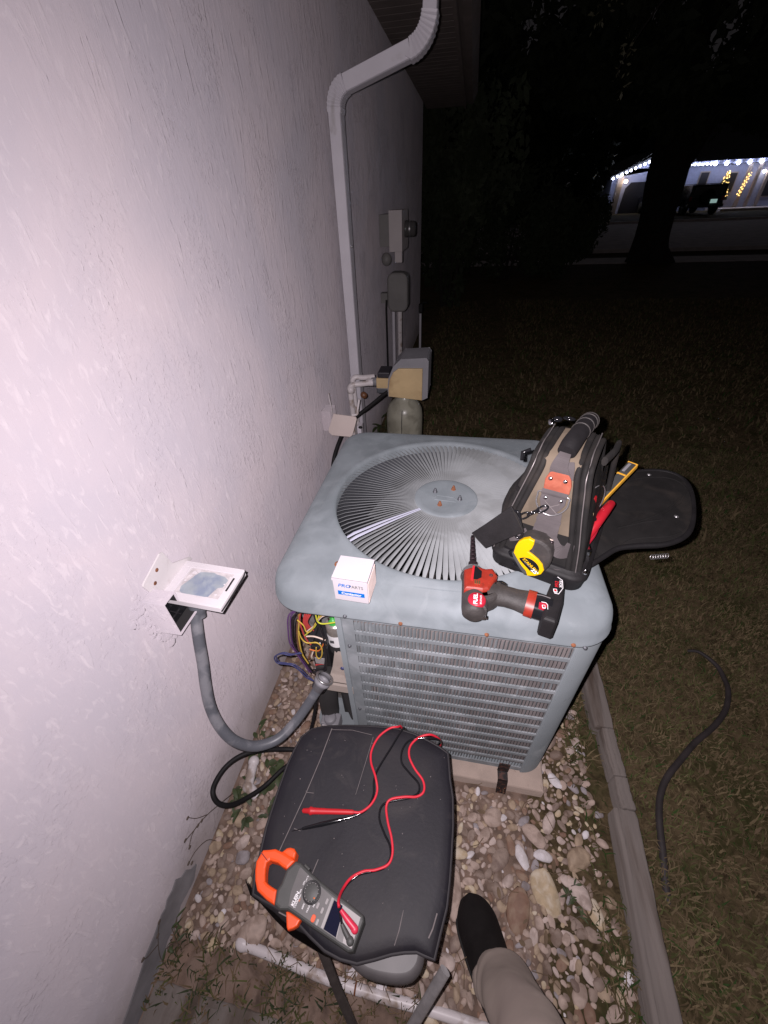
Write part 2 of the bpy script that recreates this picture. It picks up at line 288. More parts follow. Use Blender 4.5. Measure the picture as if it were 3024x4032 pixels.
class MB:
    def __init__(s): s.v = []; s.f = []; s.smooth = []; s.mi = []
    def add(s, verts, faces, smooth=False, mi=0):
        b = len(s.v); s.v += [tuple(v) for v in verts]
        for f in faces: s.f.append(tuple(b + i for i in f)); s.smooth.append(smooth); s.mi.append(mi)
        return s
    def box(s, x0, x1, y0, y1, z0, z1, mi=0, T=None):
        v = [(x, y, z) for z in (z0, z1) for y in (y0, y1) for x in (x0, x1)]
        if T is not None: v = [T @ Vector(p) for p in v]
        return s.add(v, [(0, 2, 3, 1), (4, 5, 7, 6), (0, 1, 5, 4), (1, 3, 7, 5), (3, 2, 6, 7), (2, 0, 4, 6)], False, mi)
    def beam(s, a, b, w, h, up=(0, 0, 1), mi=0):
        a = Vector(a); b = Vector(b); d = b - a; ln = d.length; d.normalize()
        u = Vector(up); r = d.cross(u)
        if r.length < 1e-4: r = d.cross(Vector((1, 0, 0)))
        r.normalize(); u = r.cross(d)
        T = Matrix(((d.x, r.x, u.x, a.x), (d.y, r.y, u.y, a.y), (d.z, r.z, u.z, a.z), (0, 0, 0, 1)))
        return s.box(0, ln, -w / 2, w / 2, -h / 2, h / 2, mi, T)
    def tube(s, pts, r, n=8, cap=True, smooth=True, mi=0, flat=None, up=None):
        P = [Vector(p) for p in pts]; m = len(P)
        R = r if isinstance(r, (list, tuple)) else [r] * m
        if len(R) != m: R = [R[min(int(i / (m - 1) * (len(R) - 1)), len(R) - 2)] * (1 - ((i / (m - 1) * (len(R) - 1)) % 1 if i < m - 1 else 1)) + R[min(int(i / (m - 1) * (len(R) - 1)), len(R) - 2) + 1] * ((i / (m - 1) * (len(R) - 1)) % 1 if i < m - 1 else 1) for i in range(m)]
        T0 = (P[1] - P[0]).normalized()
        u = Vector(up) if up else Vector((0, 0, 1))
        if abs(T0.dot(u)) > 0.95: u = Vector((1, 0, 0))
        u = (u - T0 * u.dot(T0)).normalized(); vs = []
        for i in range(m):
            t = (P[min(i + 1, m - 1)] - P[max(i - 1, 0)]).normalized()
            u = (u - t * u.dot(t))
            if u.length < 1e-6: u = Vector((1, 0, 0)) - t * t.x
            u.normalize(); w_ = t.cross(u)
            fl_ = flat if flat else (1, 1)
            for k in range(n):
                a = 2 * PI * k / n
                vs.append(P[i] + u * (math.cos(a) * R[i] * fl_[0]) + w_ * (math.sin(a) * R[i] * fl_[1]))
        fs = [(i * n + k, i * n + (k + 1) % n, (i + 1) * n + (k + 1) % n, (i + 1) * n + k) for i in range(m - 1) for k in range(n)]
        s.add(vs, fs, smooth, mi)
        if cap:
            s.add(vs[:n][::-1], [tuple(range(n))], False, mi); s.add(vs[-n:], [tuple(range(n))], False, mi)
        return s
    def cyl(s, a, b, r1, r2=None, n=16, smooth=True, mi=0, cap=True):
        return s.tube([a, b], [r1, r1 if r2 is None else r2], n, cap, smooth, mi)
    def revolve(s, c, axis, prof, n=20, mi=0, smooth=True):
        c = Vector(c); ax = Vector(axis).normalized(); u = ax.orthogonal().normalized(); w_ = ax.cross(u); vs = []
        for h, r in prof:
            for k in range(n):
                a = 2 * PI * k / n; vs.append(c + ax * h + (u * math.cos(a) + w_ * math.sin(a)) * max(r, 1e-5))
        m = len(prof)
        return s.add(vs, [(i * n + k, i * n + (k + 1) % n, (i + 1) * n + (k + 1) % n, (i + 1) * n + k) for i in range(m - 1) for k in range(n)], smooth, mi)
    def ell(s, c, r, n=12, m=8, mi=0, T=None):
        c = Vector(c); vs = []
        for i in range(m + 1):
            ph = PI * i / m
            for k in range(n):
                a = 2 * PI * k / n
                v = Vector((r[0] * math.sin(ph) * math.cos(a), r[1] * math.sin(ph) * math.sin(a), r[2] * math.cos(ph)))
                if T is not None: v = T @ v
                vs.append(c + v)
        return s.add(vs, [(i * n + k, (i + 1) * n + k, (i + 1) * n + (k + 1) % n, i * n + (k + 1) % n) for i in range(m) for k in range(n)], True, mi)
    def prism(s, poly, z0, z1, mi=0, smooth=False, bev=0.0, frame=None, segs=2):
        """outline poly (2D) extruded z0..z1, optional rounded upper edge; frame maps local xyz to world"""
        poly = [Vector((p[0], p[1])) for p in poly]; n = len(poly)
        area = sum(poly[i].x * poly[(i + 1) % n].y - poly[(i + 1) % n].x * poly[i].y for i in range(n))
        if area < 0: poly = poly[::-1]
        rings = [(0.0, z0)]
        if bev > 0:
            rings += [(bev * (1 - math.cos(k / segs * PI / 2)), z1 - bev + bev * math.sin(k / segs * PI / 2)) for k in range(segs + 1)]
        else: rings += [(0.0, z1)]
        def inset(d):
            if d == 0: return poly
            out = []
            for i in range(n):
                a = (poly[i] - poly[i - 1]); b = (poly[(i + 1) % n] - poly[i])
                if a.length < 1e-9 or b.length < 1e-9: out.append(poly[i]); continue
                a.normalize(); b.normalize()
                na = Vector((-a.y, a.x)); nb = Vector((-b.y, b.x)); q = (na + nb)
                if q.length < 1e-6: q = na
                q.normalize(); k = d / max(q.dot(na), 0.5)
                out.append(poly[i] + q * k)
            return out
        vs = []
        for d, z in rings:
            for p in inset(d): vs.append(Vector((p.x, p.y, z)))
        if frame is not None: vs = [frame @ v for v in vs]
        m = len(rings)
        fs = [(i * n + k, i * n + (k + 1) % n, (i + 1) * n + (k + 1) % n, (i + 1) * n + k) for i in range(m - 1) for k in range(n)]
        s.add(vs, fs, smooth, mi)
        s.add(vs[:n][::-1], [tuple(range(n))], False, mi); s.add(vs[-n:], [tuple(range(n))], False, mi)
        return s
    def mesh(s, name, mats, T=None):
        me = bpy.data.meshes.new(name)
        v = s.v if T is None else [tuple(T @ Vector(p)) for p in s.v]
        me.from_pydata(v, [], s.f)
        me.polygons.foreach_set('use_smooth', s.smooth); me.polygons.foreach_set('material_index', s.mi)
        for m in (mats if isinstance(mats, (list, tuple)) else [mats]): me.materials.append(m)
        me.update(); return me
    def build(s, name, mats, parent=None, bevel=0.0, segs=2, sub=0, local=False, fix=False):
        T = None
        if parent is not None and not local: T = wm(parent).inverted()
        me = s.mesh(name, mats, T)
        if fix:
            bm = bmesh.new(); bm.from_mesh(me); bmesh.ops.recalc_face_normals(bm, faces=bm.faces); bm.to_mesh(me); bm.free()
        o = bpy.data.objects.new(name, me); COL.objects.link(o)
        if parent is not None: o.parent = parent; WM[o.name] = wm(parent)
        if bevel > 0:
            md = o.modifiers.new('bevel', 'BEVEL'); md.width = bevel; md.segments = segs; md.limit_method = 'ANGLE'; md.angle_limit = math.radians(35)
        if sub:
            md = o.modifiers.new('subsurf', 'SUBSURF'); md.levels = sub; md.render_levels = sub
        return o

def frame(o, x, y, z):
    x = Vector(x); y = Vector(y); z = Vector(z); o = Vector(o)
    return Matrix(((x.x, y.x, z.x, o.x), (x.y, y.y, z.y, o.y), (x.z, y.z, z.z, o.z), (0, 0, 0, 1)))
def text(name, body, org, xdir, ydir, size, m, parent, thick=0.0, bold=0.0, shear=0.0, sx=1.0, align='LEFT'):
    cu = bpy.data.curves.new(name, 'FONT'); cu.body = body; cu.size = 1.0; cu.offset = bold; cu.shear = shear; cu.align_x = align; cu.resolution_u = 3
    t = bpy.data.objects.new('t', cu); COL.objects.link(t)
    bpy.context.view_layer.update()
    me = bpy.data.meshes.new_from_object(t.evaluated_get(bpy.context.evaluated_depsgraph_get()))
    bpy.data.objects.remove(t)
    x = Vector(xdir).normalized(); y = Vector(ydir); y = (y - x * y.dot(x)).normalized(); z = x.cross(y)
    T = wm(parent).inverted() @ frame(org, x * size * sx, y * size, z * size)
    me.transform(T); me.materials.clear(); me.materials.append(m); me.name = name
    o = bpy.data.objects.new(name, me); COL.objects.link(o); o.parent = parent; WM[o.name] = wm(parent)
    return o
def rrect(x0, x1, y0, y1, r, n=5):
    out = []
    for cx, cy, a0 in ((x1 - r, y0 + r, -PI / 2), (x1 - r, y1 - r, 0), (x0 + r, y1 - r, PI / 2), (x0 + r, y0 + r, PI)):
        for k in range(n + 1):
            a = a0 + PI / 2 * k / n; out.append((cx + r * math.cos(a), cy + r * math.sin(a)))
    return out
# ------------------------------------------------------------------ ground
mb = MB()
g = MB()
xs = [-60, -20, -6, -1.5, 0, 0.6, 1.1, 1.3] + [1.3 + 0.06 * i for i in range(1, 45)] + [5, 8, 14, 25, 45, 80, 120]
ys = [-30, -8, -3, -1.2] + [-0.6 + 0.07 * i for i in range(0, 75)] + [5.5, 7, 9, 11.6]
def gh(x, y):
    if x < 1.08: return 0.0
    k = min((x - 1.08) / 0.06, 1.0)
    return k * (0.030 + 0.012 * math.sin(3.1 * x + 1.3 * y) * math.sin(2.3 * y - x) + 0.006 * math.sin(11 * x) * math.sin(9 * y))
V = [(x, y, gh(x, y) if (x < 5 and y < 5.5) else 0.0 if x < 1.08 else 0.03) for y in ys for x in xs]
nx = len(xs)
F = [(j * nx + i, j * nx + i + 1, (j + 1) * nx + i + 1, (j + 1) * nx + i) for j in range(len(ys) - 1) for i in range(nx - 1)]
lawn = g.add(V, F, True).build('lawn', LAWN); tag(lawn, kind='structure')
# far ground runs on beyond the street, to the horizon
o = MB().add([(-150, 11.6, 0.0), (250, 11.6, 0.0), (250, 12.4, 0.0), (-150, 12.4, 0.0)], [(0, 1, 2, 3)]).build('verge', LAWN); tag(o, kind='structure')
o = MB().box(-60, 120, 11.9, 12.9, -0.05, 0.012).build('pavement', m_kerb); tag(o, kind='structure')
o = MB().add([(-150, 12.4, 0.004), (250, 12.4, 0.004), (250, 14.2, 0.004), (-150, 14.2, 0.004)], [(0, 1, 2, 3)]).build('verge_grass', LAWN); tag(o, kind='structure')
o = MB().add([(-150, 14.2, 0.008), (250, 14.2, 0.008), (250, 26.5, 0.008), (-150, 26.5, 0.008)], [(0, 1, 2, 3)]).build('street', m_asphalt); tag(o, kind='structure')
o = MB().box(-60, 120, 14.05, 14.25, -0.05, 0.09).build('kerb', m_kerb); tag(o, kind='structure')
o = MB().box(-60, 120, 26.4, 26.6, -0.05, 0.10).build('far_kerb', m_kerb); tag(o, kind='structure')
o = MB().add([(-250, 26.5, 0.0), (350, 26.5, 0.0), (350, 300, 0.0), (-250, 300, 0.0)], [(0, 1, 2, 3)]).build('far_lawn', LAWN); tag(o, kind='structure')

# ------------------------------------------------------------------ gravel bed
bed = MB().add([(0.001, -0.6, 0.006), (1.10, -0.6, 0.006), (1.10, 1.75, 0.006), (0.001, 1.75, 0.006)], [(0, 1, 2, 3)]).build('gravel_bed', m_soil)
tag(bed, kind='structure')
SC = [((0.468, 0.363, 0.310), (0.316, 0.234, 0.193)), ((0.550, 0.450, 0.409), (0.374, 0.292, 0.257)), ((0.409, 0.310, 0.222), (0.269, 0.193, 0.135)), ((0.316, 0.240, 0.199), (0.199, 0.140, 0.117)),
      ((0.281, 0.211, 0.175), (0.187, 0.129, 0.099)), ((0.491, 0.386, 0.257), (0.608, 0.526, 0.421)), ((0.339, 0.304, 0.316), (0.234, 0.199, 0.199)), ((0.234, 0.140, 0.099), (0.304, 0.211, 0.152)), ((0.720, 0.679, 0.702), (0.585, 0.538, 0.538))]
SM = [mat('river_stone', a, 0.75, var=0.14, vs=60, bump=0.35, bs=260, bd=0.0008, col2=b_, c2scale=38, c2lo=0.45, c2hi=0.62) for a, b_ in SC]
SW = [0.2, 0.11, 0.16, 0.18, 0.15, 0.06, 0.04, 0.08, 0.02]
def ico(sub):
    bm = bmesh.new(); bmesh.ops.create_icosphere(bm, subdivisions=sub, radius=1.0)
    v = np.array([tuple(x.co) for x in bm.verts]); f = [tuple(q.index for q in x.verts) for x in bm.faces]; bm.free(); return v, f
IV, IF = ico(2); IV3, IF3 = ico(3)
def stone_shape(rng, V0=IV, ang=0.22):
    v = V0.copy()
    for _ in range(5):   # worn flats and bulges
        d = rng.normal(size=3); d /= np.linalg.norm(d); k = v @ d; lim = rng.uniform(0.55, 0.9)
        v -= np.outer(np.maximum(k - lim, 0) * 0.85, d)
    for _ in range(3):
        d = rng.normal(size=3); d /= np.linalg.norm(d)
        v *= (1 + ang * 0.5 * np.sin(2.2 * (v @ d) + rng.uniform(0, 6)))[:, None]
    return v
rng = np.random.default_rng(11)
shapes = [stone_shape(rng) for _ in range(26)]
cells = {}
stones = []
def ok(x, y, r, tight=0.80):
    cx, cy = int(x / 0.04), int(y / 0.04)
    for i in range(cx - 2, cx + 3):
        for j in range(cy - 2, cy + 3):
            for (a, b_, q) in cells.get((i, j), ()):
                if (a - x) ** 2 + (b_ - y) ** 2 < (tight * (r + q)) ** 2: return False
    return True
def put(x, y, r, h=None, rot=None, asp=None, m=None, key=None):
    cells.setdefault((int(x / 0.04), int(y / 0.04)), []).append((x, y, r))
    a = asp or (rng.uniform(1.0, 1.45), rng.uniform(0.70, 0.95), rng.uniform(0.42, 0.68))
    stones.append((x, y, r, a, rng.uniform(0, 6.28) if rot is None else rot, rng.choice(len(SM), p=SW) if m is None else m, int(rng.integers(0, 26)), h))
def inside(x, y):
    if not (0.012 < x < 1.062 and -0.42 < y < 1.70): return False
    if 0.215 < x < 0.92 and 0.45 < y < 1.30: return False
    if 0.655 < x < 0.845 and 0.02 < y < 0.21 and abs(x - (0.80 - 0.55 * (y - 0.02))) < 0.045: return False
    if y < 0.02 and x < 0.60: return False
    return True
big = [(0.902, 0.268, 0.040, 1.95, (1.45, 0.72, 0.6), 5), (0.775, 0.386, 0.027, 0.3, (1.1, 0.9, 0.5), 0), (0.882, 0.368, 0.030, -0.6, (1.3, 0.85, 0.5), 0), (0.065, 0.262, 0.026, 0.2, (1.05, 1.0, 0.6), 2),
       (0.685, 0.292, 0.021, 0.2, (1.3, 0.85, 0.6), 5), (0.960, 0.510, 0.019, -0.7, (1.35, 0.8, 0.6), 8), (0.828, 0.200, 0.034, 1.3, (1.25, 0.9, 0.45), 7), (0.672, 0.215, 0.025, 1.7, (1.8, 0.75, 0.6), 0),
       (0.092, 0.215, 0.018, 0.9, (1.2, 0.8, 0.6), 1), (0.105, 0.185, 0.022, 0.8, (1.2, 0.9, 0.6), 6), (0.93, 0.405, 0.024, 1.2, (1.4, 0.8, 0.55), 1), (0.990, 0.330, 0.030, 0.5, (1.2, 0.9, 0.5), 2),
       (0.985, 0.262, 0.024, 2.4, (1.4, 0.8, 0.55), 1), (1.012, 0.236, 0.021, 2.0, (1.3, 0.8, 0.55), 5), (0.19, 0.055, 0.030, 0.9, (1.3, 0.9, 0.6), 0), (0.660, 0.090, 0.024, 0.5, (1.1, 1.0, 0.7), 1),
       (0.955, 0.625, 0.028, 1.0, (1.3, 0.85, 0.6), 3), (0.90, 0.325, 0.021, 0.0, (1.3, 0.8, 0.6), 8), (0.79, 0.30, 0.024, 0.9, (1.3, 0.85, 0.6), 3), (0.845, 0.31, 0.018, 1.9, (1.5, 0.8, 0.6), 8)]
for x, y, r, ro, a, m_ in big: put(x, y, r, None, ro, a, m_)
for r0, r1, n, t in ((0.014, 0.020, 420, 0.80), (0.010, 0.014, 4200, 0.74), (0.0065, 0.010, 16000, 0.70), (0.004, 0.0065, 26000, 0.68)):
    for _ in range(n):
        x = rng.uniform(0.0, 1.09); y = rng.uniform(-0.42, 1.7); r = rng.uniform(r0, r1)
        if y < 0.02 and x > 0.6: r *= 0.85
        if inside(x, y) and ok(x, y, r, t): put(x, y, r)
# a second scatter lying on top of the first
n1 = len(stones); cells = {}
for x, y, r, ro, a, m_ in big: cells.setdefault((int(x / 0.04), int(y / 0.04)), []).append((x, y, r * 1.3))
for _ in range(2600):
    x = rng.uniform(0.02, 1.07); y = rng.uniform(-0.42, 1.6); r = rng.uniform(0.006, 0.014)
    if inside(x, y) and ok(x, y, r, 1.25): put(x, y, r, 0.011)
def smat(st):
    x, y, r, a, ro, m_, sh, h = st
    tl = Matrix.Rotation(rng.uniform(-0.3, 0.3), 4, 'X') @ Matrix.Rotation(rng.uniform(-0.3, 0.3), 4, 'Y')
    return Matrix.Translation((x, y, (h or 0.004) + r * a[2] * 0.55)) @ Matrix.Rotation(ro, 4, 'Z') @ tl @ Matrix.Diagonal((r * a[0], r * a[1], r * a[2], 1))
def score(st):
    x, y, r = st[0], st[1], st[2]
    if 0.24 < x < 0.68 and 0.02 < y < 0.44: return -1
    if x < 0.30 and y > 0.95: return -1
    if y > 1.25 or y < -0.06 or (x < 0.13 and y < -0.0): return -1
    d = math.dist((x, y, 0), (0.583, 0, 1.4)); return r / d * (1.4 / d) ** 0.5
order = sorted(range(len(stones)), key=lambda i: -score(stones[i]) if i >= 20 else -9 + i * 0.01)
single = set(order[:300])
base_me = {}
for i in order[:300]:
    st = stones[i]; k = (st[6], st[5])
    if k not in base_me:
        me = bpy.data.meshes.new('stone'); src = shapes[st[6]]
        me.from_pydata([tuple(p) for p in src], [], IF); me.polygons.foreach_set('use_smooth', [True] * len(IF)); me.materials.append(SM[st[5]]); base_me[k] = me
    me = base_me[k]
    if i == 0:   # the largest, yellowish one gets a finer mesh
        me = bpy.data.meshes.new('stone'); s3 = stone_shape(np.random.default_rng(5), IV3, 0.3)
        me.from_pydata([tuple(p) for p in s3], [], IF3); me.polygons.foreach_set('use_smooth', [True] * len(IF3)); me.materials.append(SM[5])
    o = bpy.data.objects.new('stone', me); COL.objects.link(o); o.parent = bed; o.matrix_basis = smat(st)
vv = []; ff = []; mi = []; off = 0
IFa = np.array(IF)
for i, st in enumerate(stones):
    if i in single: continue
    Mx = np.array(smat(st)); v = shapes[st[6]] @ Mx[:3, :3].T + Mx[:3, 3]
    vv.append(v); ff.append(IFa + off); mi += [st[5]] * len(IFa); off += len(v)
vv = np.concatenate(vv); ff = np.concatenate(ff)
me = bpy.data.meshes.new('gravel'); me.from_pydata(vv.tolist(), [], ff.tolist())
me.polygons.foreach_set('use_smooth', [True] * len(ff)); me.polygons.foreach_set('material_index', mi)
for m_ in SM: me.materials.append(m_)
gr = bpy.data.objects.new('gravel', me); COL.objects.link(gr); gr.parent = bed; gr['kind'] = 'stuff'
print('stones', len(stones))

m_dark_weed = mat('dark_weed', (0.028, 0.038, 0.014), 0.8, var=0.3, vs=12)
# ------------------------------------------------------------------ grass blades (nobody could count them)
def blades(name, n, region, hmin, hmax, mats, wt, wid=0.0022, dens=None, lean=0.9, seed=3, zfun=gh):
    r = np.random.default_rng(seed)
    x = r.uniform(region[0], region[1], n); y = r.uniform(region[2], region[3], n)
    if dens is not None:
        keep = np.array([dens(a, b_) > r.random() for a, b_ in zip(x, y)]); x = x[keep]; y = y[keep]
    n = len(x); z = np.array([zfun(a, b_) for a, b_ in zip(x, y)])
    h = r.uniform(hmin, hmax, n); a = r.uniform(0, 2 * PI, n); l = r.uniform(0.2, lean, n) * h * 1.6; ww = wid * r.uniform(0.6, 1.4, n)
    dx, dy = np.cos(a), np.sin(a); px, py = -dy, dx
    P = np.zeros((n, 5, 3))
    P[:, 0] = np.stack([x - px * ww, y - py * ww, z - 0.004], 1); P[:, 1] = np.stack([x + px * ww, y + py * ww, z - 0.004], 1)
    P[:, 2] = np.stack([x + dx * l * .35 - px * ww * .8, y + dy * l * .35 - py * ww * .8, z + h * .65], 1); P[:, 3] = np.stack([x + dx * l * .35 + px * ww * .8, y + dy * l * .35 + py * ww * .8, z + h * .65], 1)
    P[:, 4] = np.stack([x + dx * l, y + dy * l, z + h * r.uniform(0.5, 1.05, n)], 1)
    me = bpy.data.meshes.new(name); b0 = (np.arange(n) * 5)[:, None]
    tri = np.concatenate([b0 + np.array([[0, 1, 3]]), b0 + np.array([[0, 3, 2]]), b0 + np.array([[2, 3, 4]])], 1).reshape(-1, 3)
    me.vertices.add(n * 5); me.vertices.foreach_set('co', P.reshape(-1))
    me.loops.add(n * 9); me.loops.foreach_set('vertex_index', tri.reshape(-1))
    me.polygons.add(n * 3); me.polygons.foreach_set('loop_start', np.arange(n * 3) * 3)
    m_ = np.repeat(r.choice(len(mats), size=n, p=wt), 3); me.polygons.foreach_set('material_index', m_)
    for q in mats: me.materials.append(q)
    me.update(calc_edges=True); me.validate()
    o = bpy.data.objects.new(name, me); COL.objects.link(o); return o
GM = [mat('dry_grass', (0.165, 0.125, 0.072), 0.9, var=0.3, vs=9, spec=0.15), mat('brown_thatch', (0.115, 0.083, 0.048), 0.9, var=0.35, vs=9, spec=0.15), mat('olive_grass', (0.080, 0.083, 0.032), 0.85, var=0.35, vs=7, spec=0.15), mat('green_grass', (0.030, 0.062, 0.014), 0.8, var=0.3, vs=7, spec=0.2)]
def patch(x, y):
    return 0.5 + 0.5 * math.sin(4.1 * x + 1.7 * math.sin(2.9 * y)) * math.cos(3.3 * y + 1.1 * x)
o = blades('grass', 150000, (1.13, 2.9, -0.35, 2.6), 0.008, 0.022, GM, [0.30, 0.38, 0.27, 0.05], 0.0019, lambda x, y: (0.55 + 0.45 * patch(x, y)), 1.2); tag(o, 'short half dead brown and olive grass covering the yard', 'grass', kind='stuff')
o = blades('coarse_grass', 36000, (0.2, 5.5, 1.6, 7.5), 0.02, 0.05, GM, [0.3, 0.36, 0.28, 0.06], 0.005, lambda x, y: 0.9 if x > 1.1 or y > 1.7 else 0.4, 1.2, 5); tag(o, 'rougher unlit grass farther out along the house', 'grass', kind='stuff')
def near_edge(x, y):
    d = abs(x - 1.055); return 0.75 * math.exp(-(d / 0.04) ** 2) * (0.25 + 0.75 * (math.sin(9 * y + 1) > -0.1)) + (0.5 if 0.0 < y < 0.06 and x < 0.4 and False else 0)
o = blades('edge_weeds', 4200, (0.96, 1.12, -0.1, 1.2), 0.012, 0.04, GM, [0.25, 0.2, 0.35, 0.2], 0.0018, near_edge, 1.0, 6, zfun=lambda x, y: 0.01); tag(o, 'thin weeds growing along the inner side of the timber edging', 'weeds', kind='stuff')
o = blades('corner_weeds', 1900, (0.0, 0.62, -0.10, 0.05), 0.010, 0.032, [GM[1], GM[2], m_leaf2, m_dark_weed], [0.25, 0.25, 0.15, 0.35], 0.0018, lambda x, y: (0.9 if math.sin(23 * x) + math.sin(41 * x + 2) > 0.2 else 0.25) * (1 if y < 0.03 else 0.3), 0.9, 8, zfun=lambda x, y: 0.008); tag(o, 'low green weeds along the white pipe in the bottom left corner', 'weeds', kind='stuff')
# dark soil with half buried boards in the near left corner
def rough_beam(a, b, w, h, seed, nseg=60, amp=0.003, wob=0.0015):
    r = random.Random(seed); a = Vector(a); b = Vector(b); d = (b - a); L_ = d.length; d.normalize(); s_ = Vector((d.y, -d.x, 0)).normalized(); u = Vector((0, 0, 1))
    prof = [(-.5, 0), (-.5, .55), (-.49, .92), (-.45, .985), (-.34, 1), (-.30, .975), (-.26, 1), (-.10, .99), (.02, 1), (.06, .965), (.10, 1), (.24, .99), (.38, .995), (.45, .975), (.49, .9), (.5, .55), (.5, 0)]
    grooves = [r.uniform(0, 1) for _ in prof]; vs = []
    for i in range(nseg + 1):
        t = i / nseg; c = a + d * (L_ * t) + s_ * (wob * math.sin(t * 4 + seed)); k = 1 - (0.05 * max(0, (0.012 - min(t, 1 - t)) / 0.012))
        for j, (p, q) in enumerate(prof):
            n_ = math.sin(i * 0.35 + j * 2.1 + seed) * .5 + r.uniform(-.45, .45)
            vs.append(c + s_ * (w * p * k + n_ * amp * .5) + u * (h * q * (1 if q < .5 else k) + (n_ * amp * .6 - amp * (grooves[j] > .6) * .9 if q > .5 else 0)))
    m = len(prof); mb = MB()
    mb.add(vs, [(i * m + j, (i + 1) * m + j, (i + 1) * m + j + 1, i * m + j + 1) for i in range(nseg) for j in range(m - 1)], True)
    mb.add(vs[:m][::-1], [tuple(range(m))]); mb.add(vs[-m:], [tuple(range(m))])
    return mb
def timber(a, b, w, h, seed, label, amp=0.004):
    o = rough_beam(a, b, w, h, seed, amp=amp).build('landscape_timber', m_timber, fix=True); tag(o, label, 'timber edging', 'timber edging between gravel and lawn'); return o
timber((1.119, 0.668, 0.0), (1.108, 2.35, 0.0), 0.056, 0.078, 1, 'dark split timber edging running past the right side of the condenser', .004)
timber((1.1275, 0.532, 0.0), (1.127, 0.664, 0.0), 0.037, 0.077, 2, 'short timber block with a knot hole, below the split far timber', 0.002)
timber((1.131, 0.452, 0.0), (1.1285, 0.529, 0.0), 0.036, 0.077, 3, 'smallest timber block in the edging, between two joints', 0.0015)
timber((1.068, -0.60, 0.0), (1.118, 0.449, 0.0), 0.057, 0.075, 4, 'long pale grooved timber edging at the bottom right', 0.003)
for k, (y_, z_) in enumerate(((-0.085, 0.020), (-0.175, 0.017))):
    o = rough_beam((0.01, y_, 0.0), (0.56, y_ - 0.012, 0.0), 0.075, z_, 20 + k).build('ground_board', m_timber, fix=True)
    tag(o, ('dark weathered board lying in soil beside the white pipe', 'outer dark board in soil at the bottom left corner')[k], 'board')

# ------------------------------------------------------------------ house
house = empty('house', 'pink beige stucco house wall filling the left half of the view', 'house', (0, 0, 0))
EY = 5.68
mb = MB(); mb.add([(0, -2.5, -0.02), (0, EY, -0.02), (0, EY, 2.6), (0, -2.5, 2.6), (-6, EY, -0.02), (-6, EY, 2.6), (-6, -2.5, -0.02), (-6, -2.5, 2.6)], [(0, 1, 2, 3), (1, 4, 5, 2), (4, 6, 7, 5), (6, 0, 3, 7), (3, 2, 5, 7)])
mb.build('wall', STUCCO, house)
# patch where the stucco paint has fallen away at the wall foot
pts = [(0.148, 0.045), (0.134, 0.062), (0.128, 0.090), (0.112, 0.100), (0.104, 0.124), (0.085, 0.117), (0.069, 0.123), (0.055, 0.112), (0.043, 0.118), (0.01, 0.109), (-0.019, 0.108), (-0.055, 0.094), (-0.094, 0.082), (-0.16, 0.072), (-0.3, 0.070),
       (-0.3, 0.0), (-0.113, 0.0), (-0.06, 0.018), (-0.024, 0.014), (0.01, 0.030), (0.041, 0.020), (0.07, 0.038), (0.09, 0.030), (0.12, 0.020)]
MB().prism(pts, 0, 0.003, frame=frame((0, 0, 0), (0, 1, 0), (0, 0, 1), (1, 0, 0))).build('bare_patch', m_conc_grey, house)
# stucco build-up around the disconnect box: lumps of trowelled mortar
mb = MB()
lr = random.Random(4)
ring = [(0.392, 0.79), (0.398, 0.75), (0.402, 0.715), (0.41, 0.69), (0.43, 0.675), (0.45, 0.668), (0.395, 0.80), (0.385, 0.735), (0.40, 0.70), (0.47, 0.66), (0.38, 0.77), (0.42, 0.655)]
sr = np.random.default_rng(8)
for (y_, z_) in ring:
    for q in range(7):
        sv = stone_shape(sr, IV, .5); a_, b_, c_ = .0028, lr.uniform(.0025, .009), lr.uniform(.003, .012)
        cy_, cz_ = y_ + lr.uniform(-.013, .013), z_ + lr.uniform(-.016, .016)
        mb.add([(.0005 + p[0] * a_, cy_ + p[1] * b_, cz_ + p[2] * c_) for p in sv], IF, True)
mb.build('mortar_lumps', STUCCO, house)
# soffit boards, fascia, gutter, roof
SX = 0.40; SZ = 2.16
k = 0; y = -2.5
while y < EY + 0.4:
    MB().box(0.0, SX, y, y + 0.092, SZ, SZ + 0.012).build('soffit_board', m_soffit, house); y += 0.1; k += 1
MB().box(0.0, SX, -2.5, EY + 0.4, SZ + 0.014, SZ + 0.03).build('soffit_backing', m_dark, house)
MB().box(SX, SX + 0.02, -2.5, EY + 0.42, SZ - 0.02, SZ + 0.15).build('fascia', m_soffit, house)
MB().add([(SX + 0.06, -2.5, SZ + 0.13), (SX + 0.06, EY + .45, SZ + 0.13), (-3, EY + .45, SZ + 1.5), (-3, -2.5, SZ + 1.5), (SX + 0.06, -2.5, SZ + 0.16), (SX + 0.06, EY + .45, SZ + 0.16), (-3, EY + .45, SZ + 1.53), (-3, -2.5, SZ + 1.53)], [(3, 2, 1, 0), (4, 5, 6, 7), (0, 1, 5, 4), (1, 2, 6, 5), (2, 3, 7, 6), (3, 0, 4, 7)]).build('roof', m_farroof, house)
gut = [(0, 0), (0, -.09), (.03, -.11), (.07, -.11), (.09, -.07), (.11, -.02), (.11, 0), (.1, -.002), (.082, -.07), (.066, -.1), (.032, -.1), (.012, -.085), (.012, 0)]
MB().prism(gut, -2.5, EY + 0.4, frame=frame((SX + 0.021, 0, SZ + 0.12), (1, 0, 0), (0, 0, 1), (0, 1, 0))).build('gutter', m_soffit, house, fix=True)

